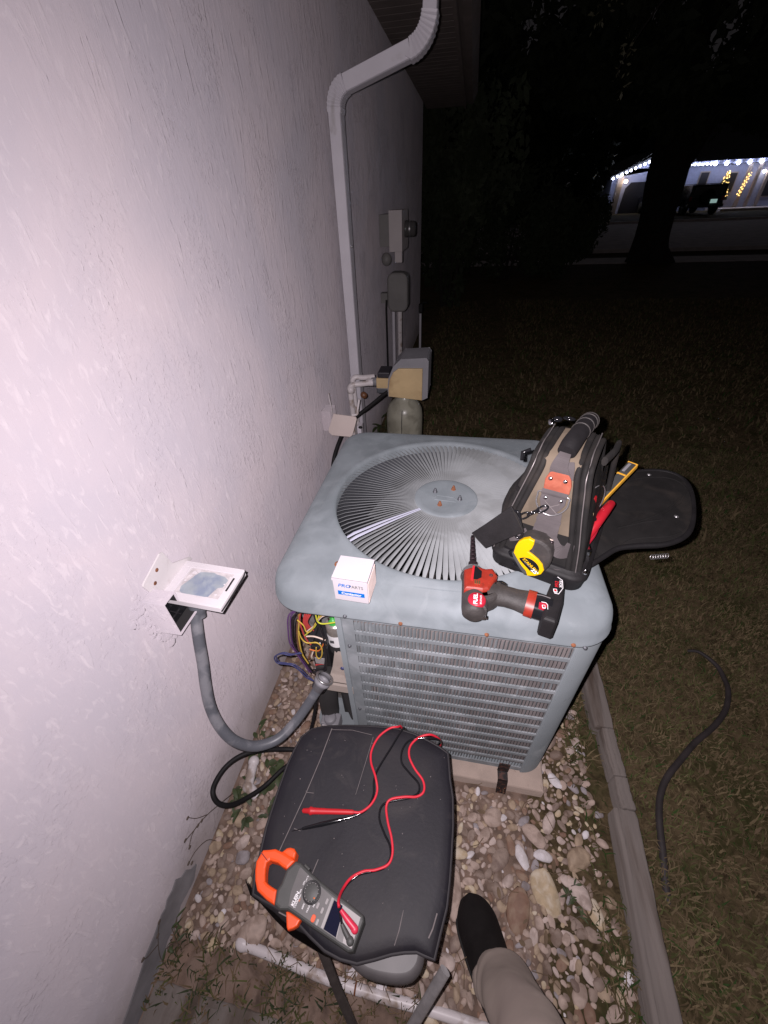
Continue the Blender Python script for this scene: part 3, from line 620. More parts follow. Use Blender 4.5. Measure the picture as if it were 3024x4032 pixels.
# ------------------------------------------------------------------ downspout
ds = empty('downspout', 'white rectangular downspout with two ribbed elbows running up the wall', 'downspout', (0.06, 1.98, 0))
Y0, Y1 = 1.95, 2.015
def rect_pipe(path, hw, y0, y1, name, mm=m_down, ribs=0, parent=ds):
    P = [Vector((p[0], 0, p[1])) for p in path]; n = len(P); vs = []
    for i in range(n):
        t = (P[min(i + 1, n - 1)] - P[max(i - 1, 0)]).normalized(); s_ = Vector((-t.z, 0, t.x)); k = 1.0 + (0.09 if ribs and i % 2 else 0.0)
        c = 0.10
        for (a, yy) in ((-1, y0 + .006), (-1 + c, y0 - .002 * (k > 1.01)), (1 - c, y0 - .002 * (k > 1.01)), (1, y0 + .006), (1, y1 - .006), (1 - c, y1), (-1 + c, y1), (-1, y1 - .006)):
            vs.append((P[i].x + s_.x * hw * a * k, yy, P[i].z + s_.z * hw * a * k))
    m = 8
    return MB().add(vs, [(i * m + j, i * m + (j + 1) % m, (i + 1) * m + (j + 1) % m, (i + 1) * m + j) for i in range(n - 1) for j in range(m)], False).add(vs[:m], [tuple(range(m))]).add(vs[-m:], [tuple(range(m))]).build(name, mm, parent, fix=True)
rect_pipe([(0.056, 0.06), (0.056, 0.70)], 0.0255, Y0 - .003, Y1 + .003, 'lower_pipe')
rect_pipe([(0.057, 0.66), (0.061, 1.66)], 0.0235, Y0, Y1, 'pipe')
arc = lambda cx, cz, r, a0, a1, n: [(cx + r * math.cos(math.radians(a0 + (a1 - a0) * i / n)), cz + r * math.sin(math.radians(a0 + (a1 - a0) * i / n))) for i in range(n + 1)]
e1 = [(0.061, 1.655)] + arc(0.124, 1.668, 0.062, 180, 108, 16); rect_pipe(e1, 0.0255, Y0 - .002, Y1 + .002, 'lower_elbow', ribs=1)
p_end = e1[-1]
a2 = (0.335, 1.790)
rect_pipe([p_end, (0.22, 1.7585), a2], 0.024, Y0, Y1, 'offset_pipe')
e2 = [a2] + arc(0.312, 1.872, 0.086, -74, -4, 18); rect_pipe(e2, 0.0255, Y0 - .002, Y1 + .002, 'upper_elbow', ribs=1)
rect_pipe([e2[-1], (0.402, 2.0), (0.50, 2.14), (0.52, 2.18)], 0.0235, Y0, Y1, 'top_pipe')
for z in (0.69, 1.25): MB().revolve((0.084, Y0 + .03, z), (1, 0, 0), [(0, .005), (.003, .005), (.004, .0)], 8).build('rivet', m_steel, ds)
# ------------------------------------------------------------------ condenser unit
ac = empty('air_conditioner', 'large weathered grey condenser unit with round fan grille on top', 'air conditioner', (0.565, 0.89, 0.05))
pad = MB().prism([(0.24, 0.468), (0.915, 0.462), (0.93, 1.30), (0.235, 1.31)], 0.002, 0.052, bev=0.006).build('equipment_pad', m_pad); tag(pad, 'beige concrete pad under the grey condenser', 'concrete pad')
CX, CY = 0.572, 0.856      # fan centre
ZL, ZT = 0.708, 0.772      # lip bottom, top
X0, X1, YF, YB = 0.203, 0.923, 0.497, 1.254
def ray_rect(a, ins):
    """distance from the fan centre to a rounded rectangle inset by ins"""
    x0, x1, y0, y1 = X0 + ins, X1 - ins, YF + ins, YB - ins; r = max(0.085 - ins * 0.8, 0.02)
    dx, dy = math.cos(a), math.sin(a); lo, hi = 0.0, 1.0
    def sd(t):
        x = CX + dx * t; y = CY + dy * t; qx = abs(x - (x0 + x1) / 2) - (x1 - x0) / 2 + r; qy = abs(y - (y0 + y1) / 2) - (y1 - y0) / 2 + r
        return math.hypot(max(qx, 0), max(qy, 0)) + min(max(qx, qy), 0) - r
    for _ in range(30):
        m_ = (lo + hi) / 2
        if sd(m_) < 0: lo = m_
        else: hi = m_
    return lo
N = 240
prof = [('c', .291, ZT - 0.022), ('c', .289, ZT + 0.004), ('c', .291, ZT + .008), ('c', .296, ZT + 0.010), ('c', .304, ZT + .0098), ('c', .312, ZT + 0.005), ('m', .4, ZT + 0.0035), ('m', .75, ZT + 0.001), ('r', .046, ZT - .0012), ('r', .028, ZT - 0.006), ('r', .012, ZT - .014), ('r', .004, ZT - .024), ('r', .0, ZT - .038), ('r', -.002, ZL + .008), ('r', -.004, ZL + .004), ('r', -.004, ZL), ('r', .006, ZL - .001), ('r', .006, ZL + .012), ('r', .03, ZL + .014)]
vs = []
for kind, p, z in prof:
    for i in range(N):
        a = 2 * PI * i / N + 1e-4
        if kind == 'c': r = p
        elif kind == 'r': r = ray_rect(a, p)
        else: r = 0.312 + (ray_rect(a, .046) - 0.312) * p
        if kind == 'c' and p >= .304: r = min(r, ray_rect(a, .046) - (.006 if p > .31 else .013))
        dent = 0.0025 * math.exp(-((CX + r * math.cos(a) - .35) ** 2 + (CY + r * math.sin(a) - .62) ** 2) / .004) if kind == 'm' else 0
        vs.append((CX + r * math.cos(a), CY + r * math.sin(a), z - dent))
mb = MB(); mb.add(vs, [(j * N + i, j * N + (i + 1) % N, (j + 1) * N + (i + 1) % N, (j + 1) * N + i) for j in range(len(prof) - 1) for i in range(N)], True)
mb.build('top_cover', m_acpaint, ac, fix=True)
# raised rim arc creases are part of the cover; vanes are one by one
def vane(tilt, wk, nseg=10):
    vs = []; R0, R1 = 0.078, 0.2885
    for i in range(nseg + 1):
        t = i / nseg; r = R0 + (R1 - R0) * t; pitch = 2 * PI * r / 120
        wdt = min(0.0084, 0.0004 + pitch * 0.50) * wk * (1 if t < .97 else .6); th = math.radians(tilt * (0.35 + 0.65 * t))
        dz = 0.003 * math.sin(PI * t) + (0.0 if t < .93 else -.004 * (t - .93) / .07)
        for s_ in (-1, 0, 1):
            y = s_ * wdt * math.cos(th) ; z = s_ * wdt * math.sin(th) + (0.0012 if s_ == 0 else 0)
            vs.append((r, y, dz + z))
    fs = [(i * 3 + j, (i + 1) * 3 + j, (i + 1) * 3 + j + 1, i * 3 + j + 1) for i in range(nseg) for j in range(2)]
    return vs, fs
v_, f_ = vane(38, 0.95); me_v = MB().add(v_, f_, True).mesh('vane', m_slat)
v_, f_ = vane(8, 0.75); me_b = MB().add(v_, f_, True).mesh('vane', m_slat_bright)
T0 = wm(ac).inverted()
for i in range(120):
    a = 2 * PI * i / 120
    bright = i in (73, 74)
    o = bpy.data.objects.new('vane', me_b if bright else me_v); COL.objects.link(o); o.parent = ac
    o.matrix_basis = T0 @ Matrix.Translation((CX, CY, ZT + 0.0035)) @ Matrix.Rotation(a, 4, 'Z')
    if bright: o['label'] = 'cleaner, flatter vane of the fan grille, its reflection painted pale'
hub = MB().revolve((CX, CY, ZT - .006), (0, 0, 1), [(0, .080), (.008, .083), (.013, .0815), (.0145, .078), (.0130, .066), (.0118, .062), (.0116, .0)], 64).build('fan_hub', m_acpaint, ac)
for k, (bx, by, mm) in enumerate(((-.030, .022, m_bolt), (.036, -.004, m_bolt), (.018, .040, m_rust), (-.014, -.034, m_rust))):
    b = MB(); c = (CX + bx, CY + by, ZT + .005)
    b.revolve(c, (0, 0, 1), [(0, .0065), (.0025, .0065), (.0028, .0048), (.008, .0046), (.0082, .0028), (.013, .0026), (.0135, 0)], 6 if mm == m_rust else 8)
    o = b.build('bolt', mm, ac); o['label'] = 'rusted bolt on the fan hub' if mm == m_rust else 'dull grey bolt on the fan hub'
# stamped mark pressed in the hub
mb = MB(); st = [(-.032, -.004), (-.026, .001), (-.026, .008), (.020, .003), (.024, -.004), (.030, -.008), (.026, -.016), (-.020, -.012), (-.030, -.010)]
for k in range(len(st)):
    a_, b_ = st[k], st[(k + 1) % len(st)]
    mb.tube([(CX + a_[0], CY + a_[1], ZT + .006), (CX + b_[0], CY + b_[1], ZT + .006)], .0012, 6)
mb.build('stamping', m_acpaint, ac)
# fan, motor and shroud seen between the vanes
MB().revolve((CX, CY, .56), (0, 0, 1), [(0, .07), (.16, .07), (.17, .05), (.17, 0)], 24).build('fan_motor', m_fan, ac)
for k in range(4):
    a = k * PI / 2 + .6; vs = []
    for i in range(7):
        r = .06 + .21 * i / 6
        for j in range(5):
            t = (j / 4 - .5); aa = a + t * 1.0 * (1 - .1 * i / 6) + .1 * i / 6; vs.append((CX + r * math.cos(aa), CY + r * math.sin(aa), .64 - t * .07))
    MB().add(vs, [(i * 5 + j, i * 5 + j + 1, (i + 1) * 5 + j + 1, (i + 1) * 5 + j) for i in range(6) for j in range(4)], True).build('fan_blade', m_fan, ac)
MB().revolve((CX, CY, .50), (0, 0, 1), [(0, .30), (.20, .292), (.262, .293)], 48).build('shroud', m_bolt, ac)

# cabinet: louvred panels, corner posts, base
BX0, BX1, BY0, BY1, BZ0, BZ1 = 0.209, 0.917, 0.503, 1.248, 0.055, 0.722
NX, NY = 0.372, 0.625                    # open wiring compartment takes the front left corner
COLS, ROWS = 56, 14
def panel_pieces(x0, x1, mr=.012):
    """frame with fourteen openings in local coords: x along the panel, y = 0 outer face, z up"""
    ix0, ix1 = x0 + .026, x1 - mr; top = 0.692; rh = (top - 0.085) / ROWS
    fr = MB()
    fr.box(x0, ix0, 0, .003, BZ0 + .01, BZ1); fr.box(ix1, x1, 0, .003, BZ0 + .01, BZ1)
    fr.box(ix0, ix1, 0, .003, top, BZ1); fr.box(ix0, ix1, 0, .003, BZ0 + .01, .085)
    for r in range(1, ROWS): z = .085 + rh * r; fr.box(ix0, ix1, -.0008, .003, z - .0052, z + .0052)
    return fr, ix0, ix1, rh
fr, ix0, ix1, rh = panel_pieces(NX, 0.851, .003)
fr.v = [(p[0], p[1] + BY0 - .001, p[2]) for p in fr.v]
pn = fr.build('louvre_panel', m_louver, ac)
# each louvre is a shallow curved blade
lv = []; lh = rh - .0104; q = 4; pitch = (ix1 - ix0) / COLS
for i in range(q + 1):
    z = -lh / 2 + lh * i / q; bow = 0.0016 * (1 - (2 * i / q - 1) ** 2)
    lv += [(-.0019, -.0022 - bow * .8, z), (.0008, .0006 - bow * .3, z), (.0030, .0052, z)]
lf = [(i * 3 + j, i * 3 + j + 1, (i + 1) * 3 + j + 1, (i + 1) * 3 + j) for i in range(q) for j in range(2)]
me_l = MB().add(lv, lf, True).mesh('louvre', m_louver)
rest = MB(); cnt = 0; lrn = random.Random(9)
for r in range(ROWS - 1, -1, -1):
    for c in range(COLS):
        x = ix0 + pitch * (c + .5); z = .085 + rh * (r + .5)
        bend = lrn.gauss(0, .10) + (0.5 if lrn.random() < .03 else 0)
        Mx = Matrix.Translation((x, BY0, z)) @ Matrix.Rotation(bend, 4, 'Z')
        if cnt < 280:
            o = bpy.data.objects.new('louvre', me_l); COL.objects.link(o); o.parent = ac; o.matrix_basis = T0 @ Mx; cnt += 1
        else: rest.add([Mx @ Vector(p) for p in lv], lf, True)
o = rest.build('lower_louvres', m_louver, ac); o['kind'] = 'stuff'
# other faces: same panels, seen only from the side
def side_panel(name, org, ang, x0, x1, louvers=True):
    T = Matrix.Translation(org) @ Matrix.Rotation(ang, 4, 'Z'); fr2, a_, b_, rh2 = panel_pieces(x0, x1)
    m2 = MB().add([T @ Vector(p) for p in fr2.v], fr2.f)
    if louvers:
        n_ = int((b_ - a_) / pitch)
        for r in range(ROWS):
            for c in range(n_):
                Mx = T @ Matrix.Translation((a_ + pitch * (c + .5), 0, .085 + rh2 * (r + .5))); m2.add([Mx @ Vector(p) for p in (lv[0], lv[2], lv[-3], lv[-1])], [(0, 1, 3, 2)])
    return m2.build(name, m_louver, ac)
T_r = (BX1, BY0 + .075, 0); side_panel('side_panel', T_r, PI / 2, -.005, BY1 - BY0 - .145)
side_panel('back_panel', (BX1 - .075, BY1, 0), PI, 0, BX1 - BX0 - .15)
side_panel('side_panel', (BX0, BY1 - .075, 0), -PI / 2, 0, BY1 - NY - .075)
def corner_post(cx, cy, a0, r=.069, mm=m_acpost, z0=BZ0):
    vs = []; n_ = 12
    for z in (z0, BZ1):
        for i in range(n_ + 1):
            a = math.radians(a0 + 90 * i / n_); vs.append((cx + r * math.cos(a), cy + r * math.sin(a), z))
        for i in range(n_, -1, -1):
            a = math.radians(a0 + 90 * i / n_); vs.append((cx + (r - .004) * math.cos(a), cy + (r - .004) * math.sin(a), z))
    m_ = 2 * n_ + 2
    MB().add(vs, [(j, (j + 1) % m_, m_ + (j + 1) % m_, m_ + j) for j in range(m_)] , True).build('corner_post', mm, ac, fix=True)
corner_post(BX1 - .067, BY0 + .067, -90); corner_post(BX1 - .067, BY1 - .067, 0); corner_post(BX0 + .067, BY1 - .067, 90)
# post edge seam beside the front panel
MB().box(.8515, .8555, BY0 - .003, BY0 + .001, BZ0 + .01, BZ1 - .004).build('seam_strip', m_acpost, ac)
MB().box(NX - .014, NX - .001, BY0 - .004, BY0 + .02, .06, BZ1 - .002).build('panel_edge', m_acpost, ac)
# base pan and coil
mb = MB(); mb.prism(rrect(BX0 + .003, BX1 - .003, BY0 + .003, BY1 - .003, .068, 6), .052, .064); mb.build('base_pan', m_acpost, ac)
mb = MB(); mb.box(NX + .02, BX1 - .03, BY0 + .018, BY0 + .04, .066, .70); mb.box(BX1 - .04, BX1 - .018, BY0 + .05, BY1 - .05, .066, .70); mb.box(BX0 + .03, BX1 - .03, BY1 - .04, BY1 - .02, .066, .70); mb.box(BX0 + .02, BX0 + .04, NY + .02, BY1 - .05, .066, .70)
mb.build('coil', m_coil, ac)
# screws along the lip
for (x_, z_, mm) in ((.385, .716, m_bolt), (.503, .715, m_rust), (.676, .7145, m_rust), (.838, .716, m_rust), (.860, .712, m_bolt), (.384, .30, m_bolt), (.383, .60, m_bolt)):
    o = MB().revolve((x_, YF - .0035 if z_ > .7 else BY0 - .004, z_), (0, -1, 0), [(0, .0045), (.002, .0045), (.0026, .0035), (.0045, .003), (.005, 0)], 8).build('screw', mm, ac)
    o['label'] = ('rusty' if mm == m_rust else 'dark') + ' screw on the condenser front'
o = MB().revolve((.352, .585, ZT + .001), (0, 0, 1), [(0, .009), (.0015, .0085), (.0018, .005), (-.002, .0045)], 12).build('rivet', m_rust, ac); o['label'] = 'rusty rivet with a pale halo on the top cover'
# product label near the back right of the top cover
o = MB().box(.825, .900, 1.15, 1.205, ZT - .0045, ZT - .0035).build('rating_label', mat('pale_label', (0.36, 0.38, 0.46), 0.4, var=.05), ac)
text('lettering', 'VAC 230', (.832, 1.17, ZT - .003), (1, -.1, 0), (.1, 1, 0), .026, m_wprint, ac, bold=.02)

# wiring compartment
MB().box(NX - .004, NX - .001, BY0 + .003, NY, .075, BZ1 - .01).build('compartment_wall', m_sheet, ac)
MB().box(BX0 + .012, NX - .006, NY, NY + .003, .075, BZ1 - .01).build('compartment_back', m_sheet, ac)
MB().box(BX0 + .095, NX - .005, BY0 + .006, NY - .002, .402, .405).build('compartment_floor', m_plate, ac)
MB().add([(.308, .528, .405), (.372, .528, .405), (.374, .536, .505), (.326, .536, .508), (.308, .530, .41)], [(0, 1, 2, 3, 4)]).build('bracket_plate', m_plate, ac)
mb = MB().revolve((.342, .528, .444), (0, -1, 0), [(0, .006), (.003, .0055), (.004, 0)], 8); o = mb.build('screw', WIRE['blue'], ac); o['label'] = 'blue painted screw on the beige bracket'
MB().box(.300, .372, .500, .507, .372, .403).build('compartment_flange', m_plate, ac)
# run capacitor
mb = MB(); mb.revolve((.330, .56, .490), (0, 0, 1), [(0, .0), (0, .024), (.105, .024), (.109, .022), (.11, 0)], 24); cp = mb.build('capacitor', m_alu, ac)
mb = MB(); mb.revolve((.330, .56, .491), (0, 0, 1), [(0, .0246), (.030, .0246)], 24); mb.build('capacitor_base', m_dark, cp)
mb = MB()
for i in range(9):
    a0 = math.radians(200 + i * 14); a1 = math.radians(200 + (i + 1) * 14); R_ = .0249
    mb.add([(.33 + R_ * math.cos(a0), .56 + R_ * math.sin(a0), .523), (.33 + R_ * math.cos(a1), .56 + R_ * math.sin(a1), .523), (.33 + R_ * math.cos(a1), .56 + R_ * math.sin(a1), .566), (.33 + R_ * math.cos(a0), .56 + R_ * math.sin(a0), .566)], [(0, 1, 2, 3)], True)
mb.build('capacitor_label', m_wprint, cp)
mb = MB(); mb.box(.320, .330, .532, .533, .545, .555, T=None); mb.build('label_mark', m_grey, cp)
MB().revolve((.328, .555, .60), (0, 0, 1), [(0, .012), (.012, .011), (.015, .004), (.018, 0)], 12).build('terminal_cap', m_cap_green, cp)
for dx, dy in ((.010, -.008), (.008, .010), (-.012, -.006)): MB().box(.33 + dx, .336 + dx, .555 + dy, .5565 + dy, .6, .622).build('terminal', m_chrome, cp)
# contactor
ct = MB(); ct.box(.262, .308, .535, .60, .43, .515); ct.box(.270, .300, .528, .535, .445, .50); ct.box(.258, .312, .545, .59, .515, .535); ct.box(.262, .276, .530, .60, .535, .548); ct.box(.294, .312, .53, .60, .535, .552)
cto = ct.build('contactor', m_black, ac, bevel=.0012)
for k in range(4):
    MB().revolve((.266 + .0135 * k, .533, .538), (0, -1, 0), [(0, .0042), (.003, .004), (.004, 0)], 8).build('terminal_screw', m_brass if k % 2 else m_steel, cto)
MB().box(.271, .299, .5262, .5278, .452, .478).build('contactor_label', m_meterl, cto)
def wire(pts3, col, r=.0016, parent=ac, n=6):
    return MB().tube(spline(pts3, 7), r, 7, True).build('wire', WIRE[col], parent)
XZ = lambda P_, y, dy=0.0: [(p[0], y + dy * i, p[1]) for i, p in enumerate(P_)]
PUR = [(0.307, 0.684), (0.277, 0.677), (0.253, 0.672), (0.235, 0.648), (0.224, 0.594), (0.218, 0.541), (0.226, 0.503), (0.235, 0.468), (0.249, 0.413)]
wire(XZ(PUR, .52), 'purple', .0019); wire([(a + .004, .524, b - .004) for a, b in PUR], 'purple', .0019); wire([(a + .009, .522, b - .007) for a, b in PUR], 'black', .0019)
BLK = [(0.303, 0.697), (0.302, 0.65), (0.309, 0.619), (0.312, 0.588), (0.31, 0.55), (0.306, 0.494), (0.301, 0.46), (.292, .43), (.262, .418)]
wire(XZ(BLK, .52), 'black', .0027); wire([(a - .004, .526, b) for a, b in BLK], 'black', .0022)
wire(XZ([(0.256, 0.641), (0.268, 0.622), (0.271, 0.599), (0.283, 0.604), (0.3, 0.638), (0.31, 0.658), (0.325, 0.677)], .52), 'yellow')
wire(XZ([(0.258, 0.61), (0.26, 0.583), (0.271, 0.568), (0.297, 0.574), (0.306, 0.556), (0.302, 0.523), (0.293, 0.505), (0.287, 0.517), (0.292, 0.553)], .51), 'yellow')
wire(XZ([(0.305, 0.673), (0.306, 0.646), (0.318, 0.639), (0.349, 0.651)], .52), 'lime', .0018)
wire(XZ([(0.262, 0.576), (0.29, 0.612), (0.30, 0.632), (0.312, 0.668)], .524), 'lime')
wire(XZ([(0.265, 0.583), (0.294, 0.618), (0.305, 0.639), (0.32, 0.656), (0.343, 0.66)], .53), 'white', .0018)
wire(XZ([(0.268, 0.579), (0.289, 0.583), (0.315, 0.574)], .52), 'white', .002)
for dx in (0, .006, .012, .018): wire([(0.272 + dx, .56, .705), (0.270 + dx, .548, .655), (0.259 + dx * .5, .54, .61), (.258 + dx, .545, .57)], 'red', .0021)
wire(XZ([(0.264, 0.659), (0.255, 0.622), (0.256, 0.574), (0.262, 0.543), (.268, .53)], .53), 'red', .002)
wire(XZ([(0.267, 0.524), (0.291, 0.524), (0.308, 0.557)], .52), 'orange'); wire(XZ([(0.268, 0.437), (0.281, 0.446), (0.294, 0.45)], .53), 'red', .003)
wire(XZ([(0.256, 0.69), (0.246, 0.619), (0.231, 0.554), (0.222, 0.47), (0.226, 0.426)], .545), 'brown', .003); wire(XZ([(0.262, 0.69), (0.25, 0.619), (0.236, 0.554), (0.230, 0.47), (0.240, 0.420)], .54), 'yellow', .002)
wire(XZ([(.33, .66), (.345, .676), (.352, .69)], .53), 'orange', .0025); wire(XZ([(.300, .690), (.322, .680), (.342, .672)], .54), 'brown', .003)
BLU = [(0.256, 0.545), (0.229, 0.537), (0.208, 0.538), (0.19, 0.525), (0.183, 0.51), (0.187, 0.491), (0.207, 0.491), (0.226, 0.49), (0.24, 0.474), (0.256, 0.440), (.275, .415)]
wire([(a, .49 + .006 * (i in (0, 10)), b) for i, (a, b) in enumerate(BLU)], 'blue', .0018); wire([(a + .0035, .493, b + .001) for a, b in BLU], 'blue', .0014)
for k in range(5): wire([(.245 + .012 * k, .55, .43), (.25 + .01 * k, .53, .46 + .01 * (k % 3)), (.262 + .008 * k, .54, .50)], ('brown', 'white', 'red', 'yellow', 'black')[k], .0018)
# refrigerant valve and foam sleeve in the lower corner
sl = MB().tube(spline([(.272, .575, .40), (.270, .57, .30), (.262, .56, .20), (.255, .565, .10)], 6), .029, 14).build('foam_sleeve', m_foamblk, ac)
MB().tube(spline([(.315, .59, .40), (.312, .58, .28), (.318, .575, .15), (.33, .57, .075)], 6), .010, 10).build('suction_line', m_foamblk, ac)
MB().box(.300, .366, .575, .62, .09, .36).build('service_panel', m_dark, ac)
vb = MB(); vb.box(.240, .298, .512, .552, .078, .128); vb.revolve((.268, .53, .128), (0, 0, 1), [(0, .02), (.012, .018), (.014, 0)], 12)
vbo = vb.build('service_valve', m_hood, ac, bevel=.004); MB().box(.246, .270, .5105, .5118, .094, .122).build('pale_sticker', m_glue, vbo)
MB().box(.258, .288, .5085, .5122, .098, .114).build('red_sticker', m_redd, vbo); MB().box(.262, .284, .5075, .5084, .102, .110).build('sticker_stripe', m_redl, vbo)
# hold-down strap at the front foot
hs = MB(); hs.box(.782, .812, .488, .4905, .075, .125); hs.box(.783, .811, .466, .4905, .0725, .075); hs.add([(.783, .466, .0725), (.811, .466, .0725), (.813, .455, .004), (.785, .455, .004), (.783, .464, .0725), (.811, .464, .0725), (.813, .453, .004), (.785, .453, .004)], [(0, 1, 2, 3), (7, 6, 5, 4), (0, 3, 7, 4), (1, 5, 6, 2)])
hso = hs.build('hold_down_strap', mat('rusted_black_strap', (.02, .014, .014), .6, var=.3, vs=90, col2=(.09, .04, .03), c2scale=90), ac)
for dx, dz in ((.006, .045), (.02, .05), (.012, .025), (.022, .018), (.006, .012)): MB().revolve((.785 + dx, .4535 , dz), (0, -1, 0), [(0, .0022), (.0008, .002), (.001, 0)], 6).build('strap_hole', m_rust, hso)

# ------------------------------------------------------------------ flexible conduit from the disconnect to the unit
cpts = [(0.040, 0.482, 0.706), (0.045, 0.458, 0.668), (0.05, 0.438, 0.634), (0.055, 0.414, 0.581), (0.06, 0.387, 0.529), (0.068, 0.364, 0.480), (0.085, 0.346, 0.432), (0.11, 0.337, 0.386), (0.14, 0.344, 0.344), (0.17, 0.360, 0.325), (0.20, 0.384, 0.320), (0.23, 0.422, 0.334), (0.255, 0.455, 0.360), (0.280, 0.480, 0.400), (.292, .492, .420)]
cd_ = empty('flexible_conduit', 'thick grey flexible conduit looping from the wall box down to the condenser', 'conduit', (0.14, 0.344, 0))
MB().tube(spline(cpts, 10), .0126, 16).build('sleeve', m_conduit, cd_)
d_ = (Vector(cpts[-1]) - Vector(cpts[-3])).normalized()
MB().revolve(Vector(cpts[-1]) - d_ * .018, d_, [(0, .015), (0, .0185), (.018, .0195), (.019, .022), (.027, .022), (.028, .016), (.04, .0155)], 14).build('connector', m_hood, cd_)
MB().revolve(Vector(cpts[-1]) + d_ * .016, d_, [(0, .019), (-.001, .024), (.0015, .0255), (.004, .024), (.003, .019)], 24).build('lock_ring', m_steel, cd_)

# ------------------------------------------------------------------ electrical disconnect
db = empty('electrical_disconnect', 'small open white disconnect box on the wall with its lid swung out', 'electrical box', (0.0, 0.48, 0.66))
bx = MB(); bz0, bz1, by0, by1, bd_ = .700, .762, .406, .484, .052
bx.box(.001, .004, by0, by1, bz0, bz1); bx.box(.004, bd_, by0, by0 + .0025, bz0, bz1); bx.box(.004, bd_, by1 - .0025, by1, bz0, bz1); bx.box(.004, bd_, by0 + .0025, by1 - .0025, bz0, bz0 + .0025)
bx.box(.004, bd_, by0, by0 + .0025, bz1, .797); bx.box(.004, bd_, by0 + .0025, .442, .7945, .797); bx.box(.004, bd_, .4395, .442, bz1 + .008, .7945); bx.box(.001, .004, by0, .442, bz1, .797)
bx.box(.004, .012, by0 + .0025, by1 - .0025, bz1 - .006, bz1)
bx.build('box_body', STUCCO, db)
MB().box(.0041, .0046, by0 + .003, by1 - .003, bz0 + .003, bz1 - .001).box(.0041, .0046, by0 + .003, .439, bz1, .794).box(.0045, bd_ - .003, by0 + .0027, by0 + .0032, bz1, .794).box(.0045, bd_ - .003, .4388, .4393, bz1 + .009, .794).box(.0045, bd_ - .003, by0 + .0033, .4386, .7937, .7943).build('box_back', m_dark, db)
MB().box(.0045, bd_ - .004, by0 + .0027, by0 + .0032, bz0 + .003, bz1 - .002).box(.0045, bd_ - .004, by1 - .0032, by1 - .0027, bz0 + .003, bz1 - .002).box(.0045, bd_ - .004, by0 + .003, by1 - .003, bz0 + .0027, bz0 + .0032).build('box_lining', m_dark, db)
MB().box(.0045, .030, by0 + .010, by1 - .012, bz0 + .010, bz1 - .01).build('pull_out_block', m_glossy, db)
MB().tube(spline([(.034, by0 + .02, bz1 - .01), (.044, by0 + .03, bz1 - .03), (.036, by0 + .035, bz0 + .02)], 6), .0013, 6).build('wire', WIRE['black'], db)
MB().prism([(.446, .765), (.432, .800), (.426, .822), (.430, .826), (.494, .846), (.503, .842), (.512, .800), (.560, .772), (.566, .762)], 0.001, .004, frame=frame((0, 0, 0), (0, 1, 0), (0, 0, 1), (1, 0, 0)), bev=.001).build('hinge_plate', m_white, db)
for yy, zz in ((.452, .803), (.470, .823)): MB().revolve((.0042, yy, zz), (1, 0, 0), [(0, .0045), (.0006, .0042), (.0008, 0)], 10).build('screw_hole', m_rust, db)
# lid: shallow pan, hinged out horizontally
LF = frame((0.001, .486, .7655), Vector((.146, -.008, 0)).normalized(), Vector((0.02, 1, .01)).normalized(), (0, 0, 1))
ll = MB(); LW, LH = .146, .098
def lbox(a, b_, c, d, e, f, q=ll): q.box(a, b_, c, d, e, f, 0, LF)
lbox(0, LW, -.040, LH - .036, -.0012, 0.0); lbox(0, LW, -.040, -.022, 0, .004); lbox(0, LW, LH - .050, LH - .036, 0, .004); lbox(0, .024, -.022, LH - .050, 0, .004); lbox(LW - .016, LW, -.022, LH - .050, 0, .004)
lbox(0, LW, -.0425, -.040, -.010, .004); lbox(LW, LW + .002, -.0425, LH - .036, -.010, .004); lbox(0, LW, LH - .036, LH - .034, -.010, .004)
lid = ll.build('lid', m_lid, db, bevel=.0012)
mb = MB(); lbox(.0245, LW - .0165, -.0215, LH - .0505, 0, .0012, mb); mb.build('label_ground', m_glue, lid)
poly = [(.034, -.016), (.040, -.020), (.062, -.021), (.094, -.021), (.104, -.019), (.108, -.004), (.112, .006), (.122, .010), (.124, .030), (.112, .038), (.09, .041), (.082, .044), (.060, .042), (.050, .040), (.044, .030), (.040, .018), (.036, .010), (.030, -.004)]
MB().prism(poly, .0013, .0018, frame=LF).build('torn_label', m_stkr, lid)
for (a, b_, s_) in ((.038, .036, .006), (.046, .042, .005), (.034, .026, .004), (.126, .038, .003), (.122, .018, .002), (.118, -.012, .003), (.030, .012, .003)):
    MB().prism([(a + s_ * math.cos(t) * (1 + .4 * math.sin(3 * t + a * 900)), b_ + s_ * .7 * math.sin(t)) for t in [i * PI / 4 for i in range(8)]], .0019, .0026, frame=LF).build('paper_scrap', m_lid, lid)
mb = MB(); lbox(LW - .012, LW - .008, .0, .036, .0041, .0049, mb); mb.build('latch_slot', m_dark, lid)
mb = MB(); mb.tube([LF @ Vector(p) for p in [(LW + .002, -.043, -.004), (LW + .0035, .0, -.004), (LW + .0035, .05, -.003), (LW + .001, LH - .034, .001)]], .002, 6); mb.build('lid_gasket', m_dark, lid)
MB().tube([(.04 + .018 * math.cos(a), .4865, .708 + .017 * math.sin(a)) for a in [i * PI / 10 for i in range(21)]], .0028, 6).build('knockout_ring', m_white, db)
MB().revolve((.040, .488, .712), (.15, -.4, -.9), [(0, .0), (0, .0165), (.006, .0175), (.028, .0175), (.03, .0155), (.042, .0150)], 14).build('conduit_fitting', m_conduit, db)
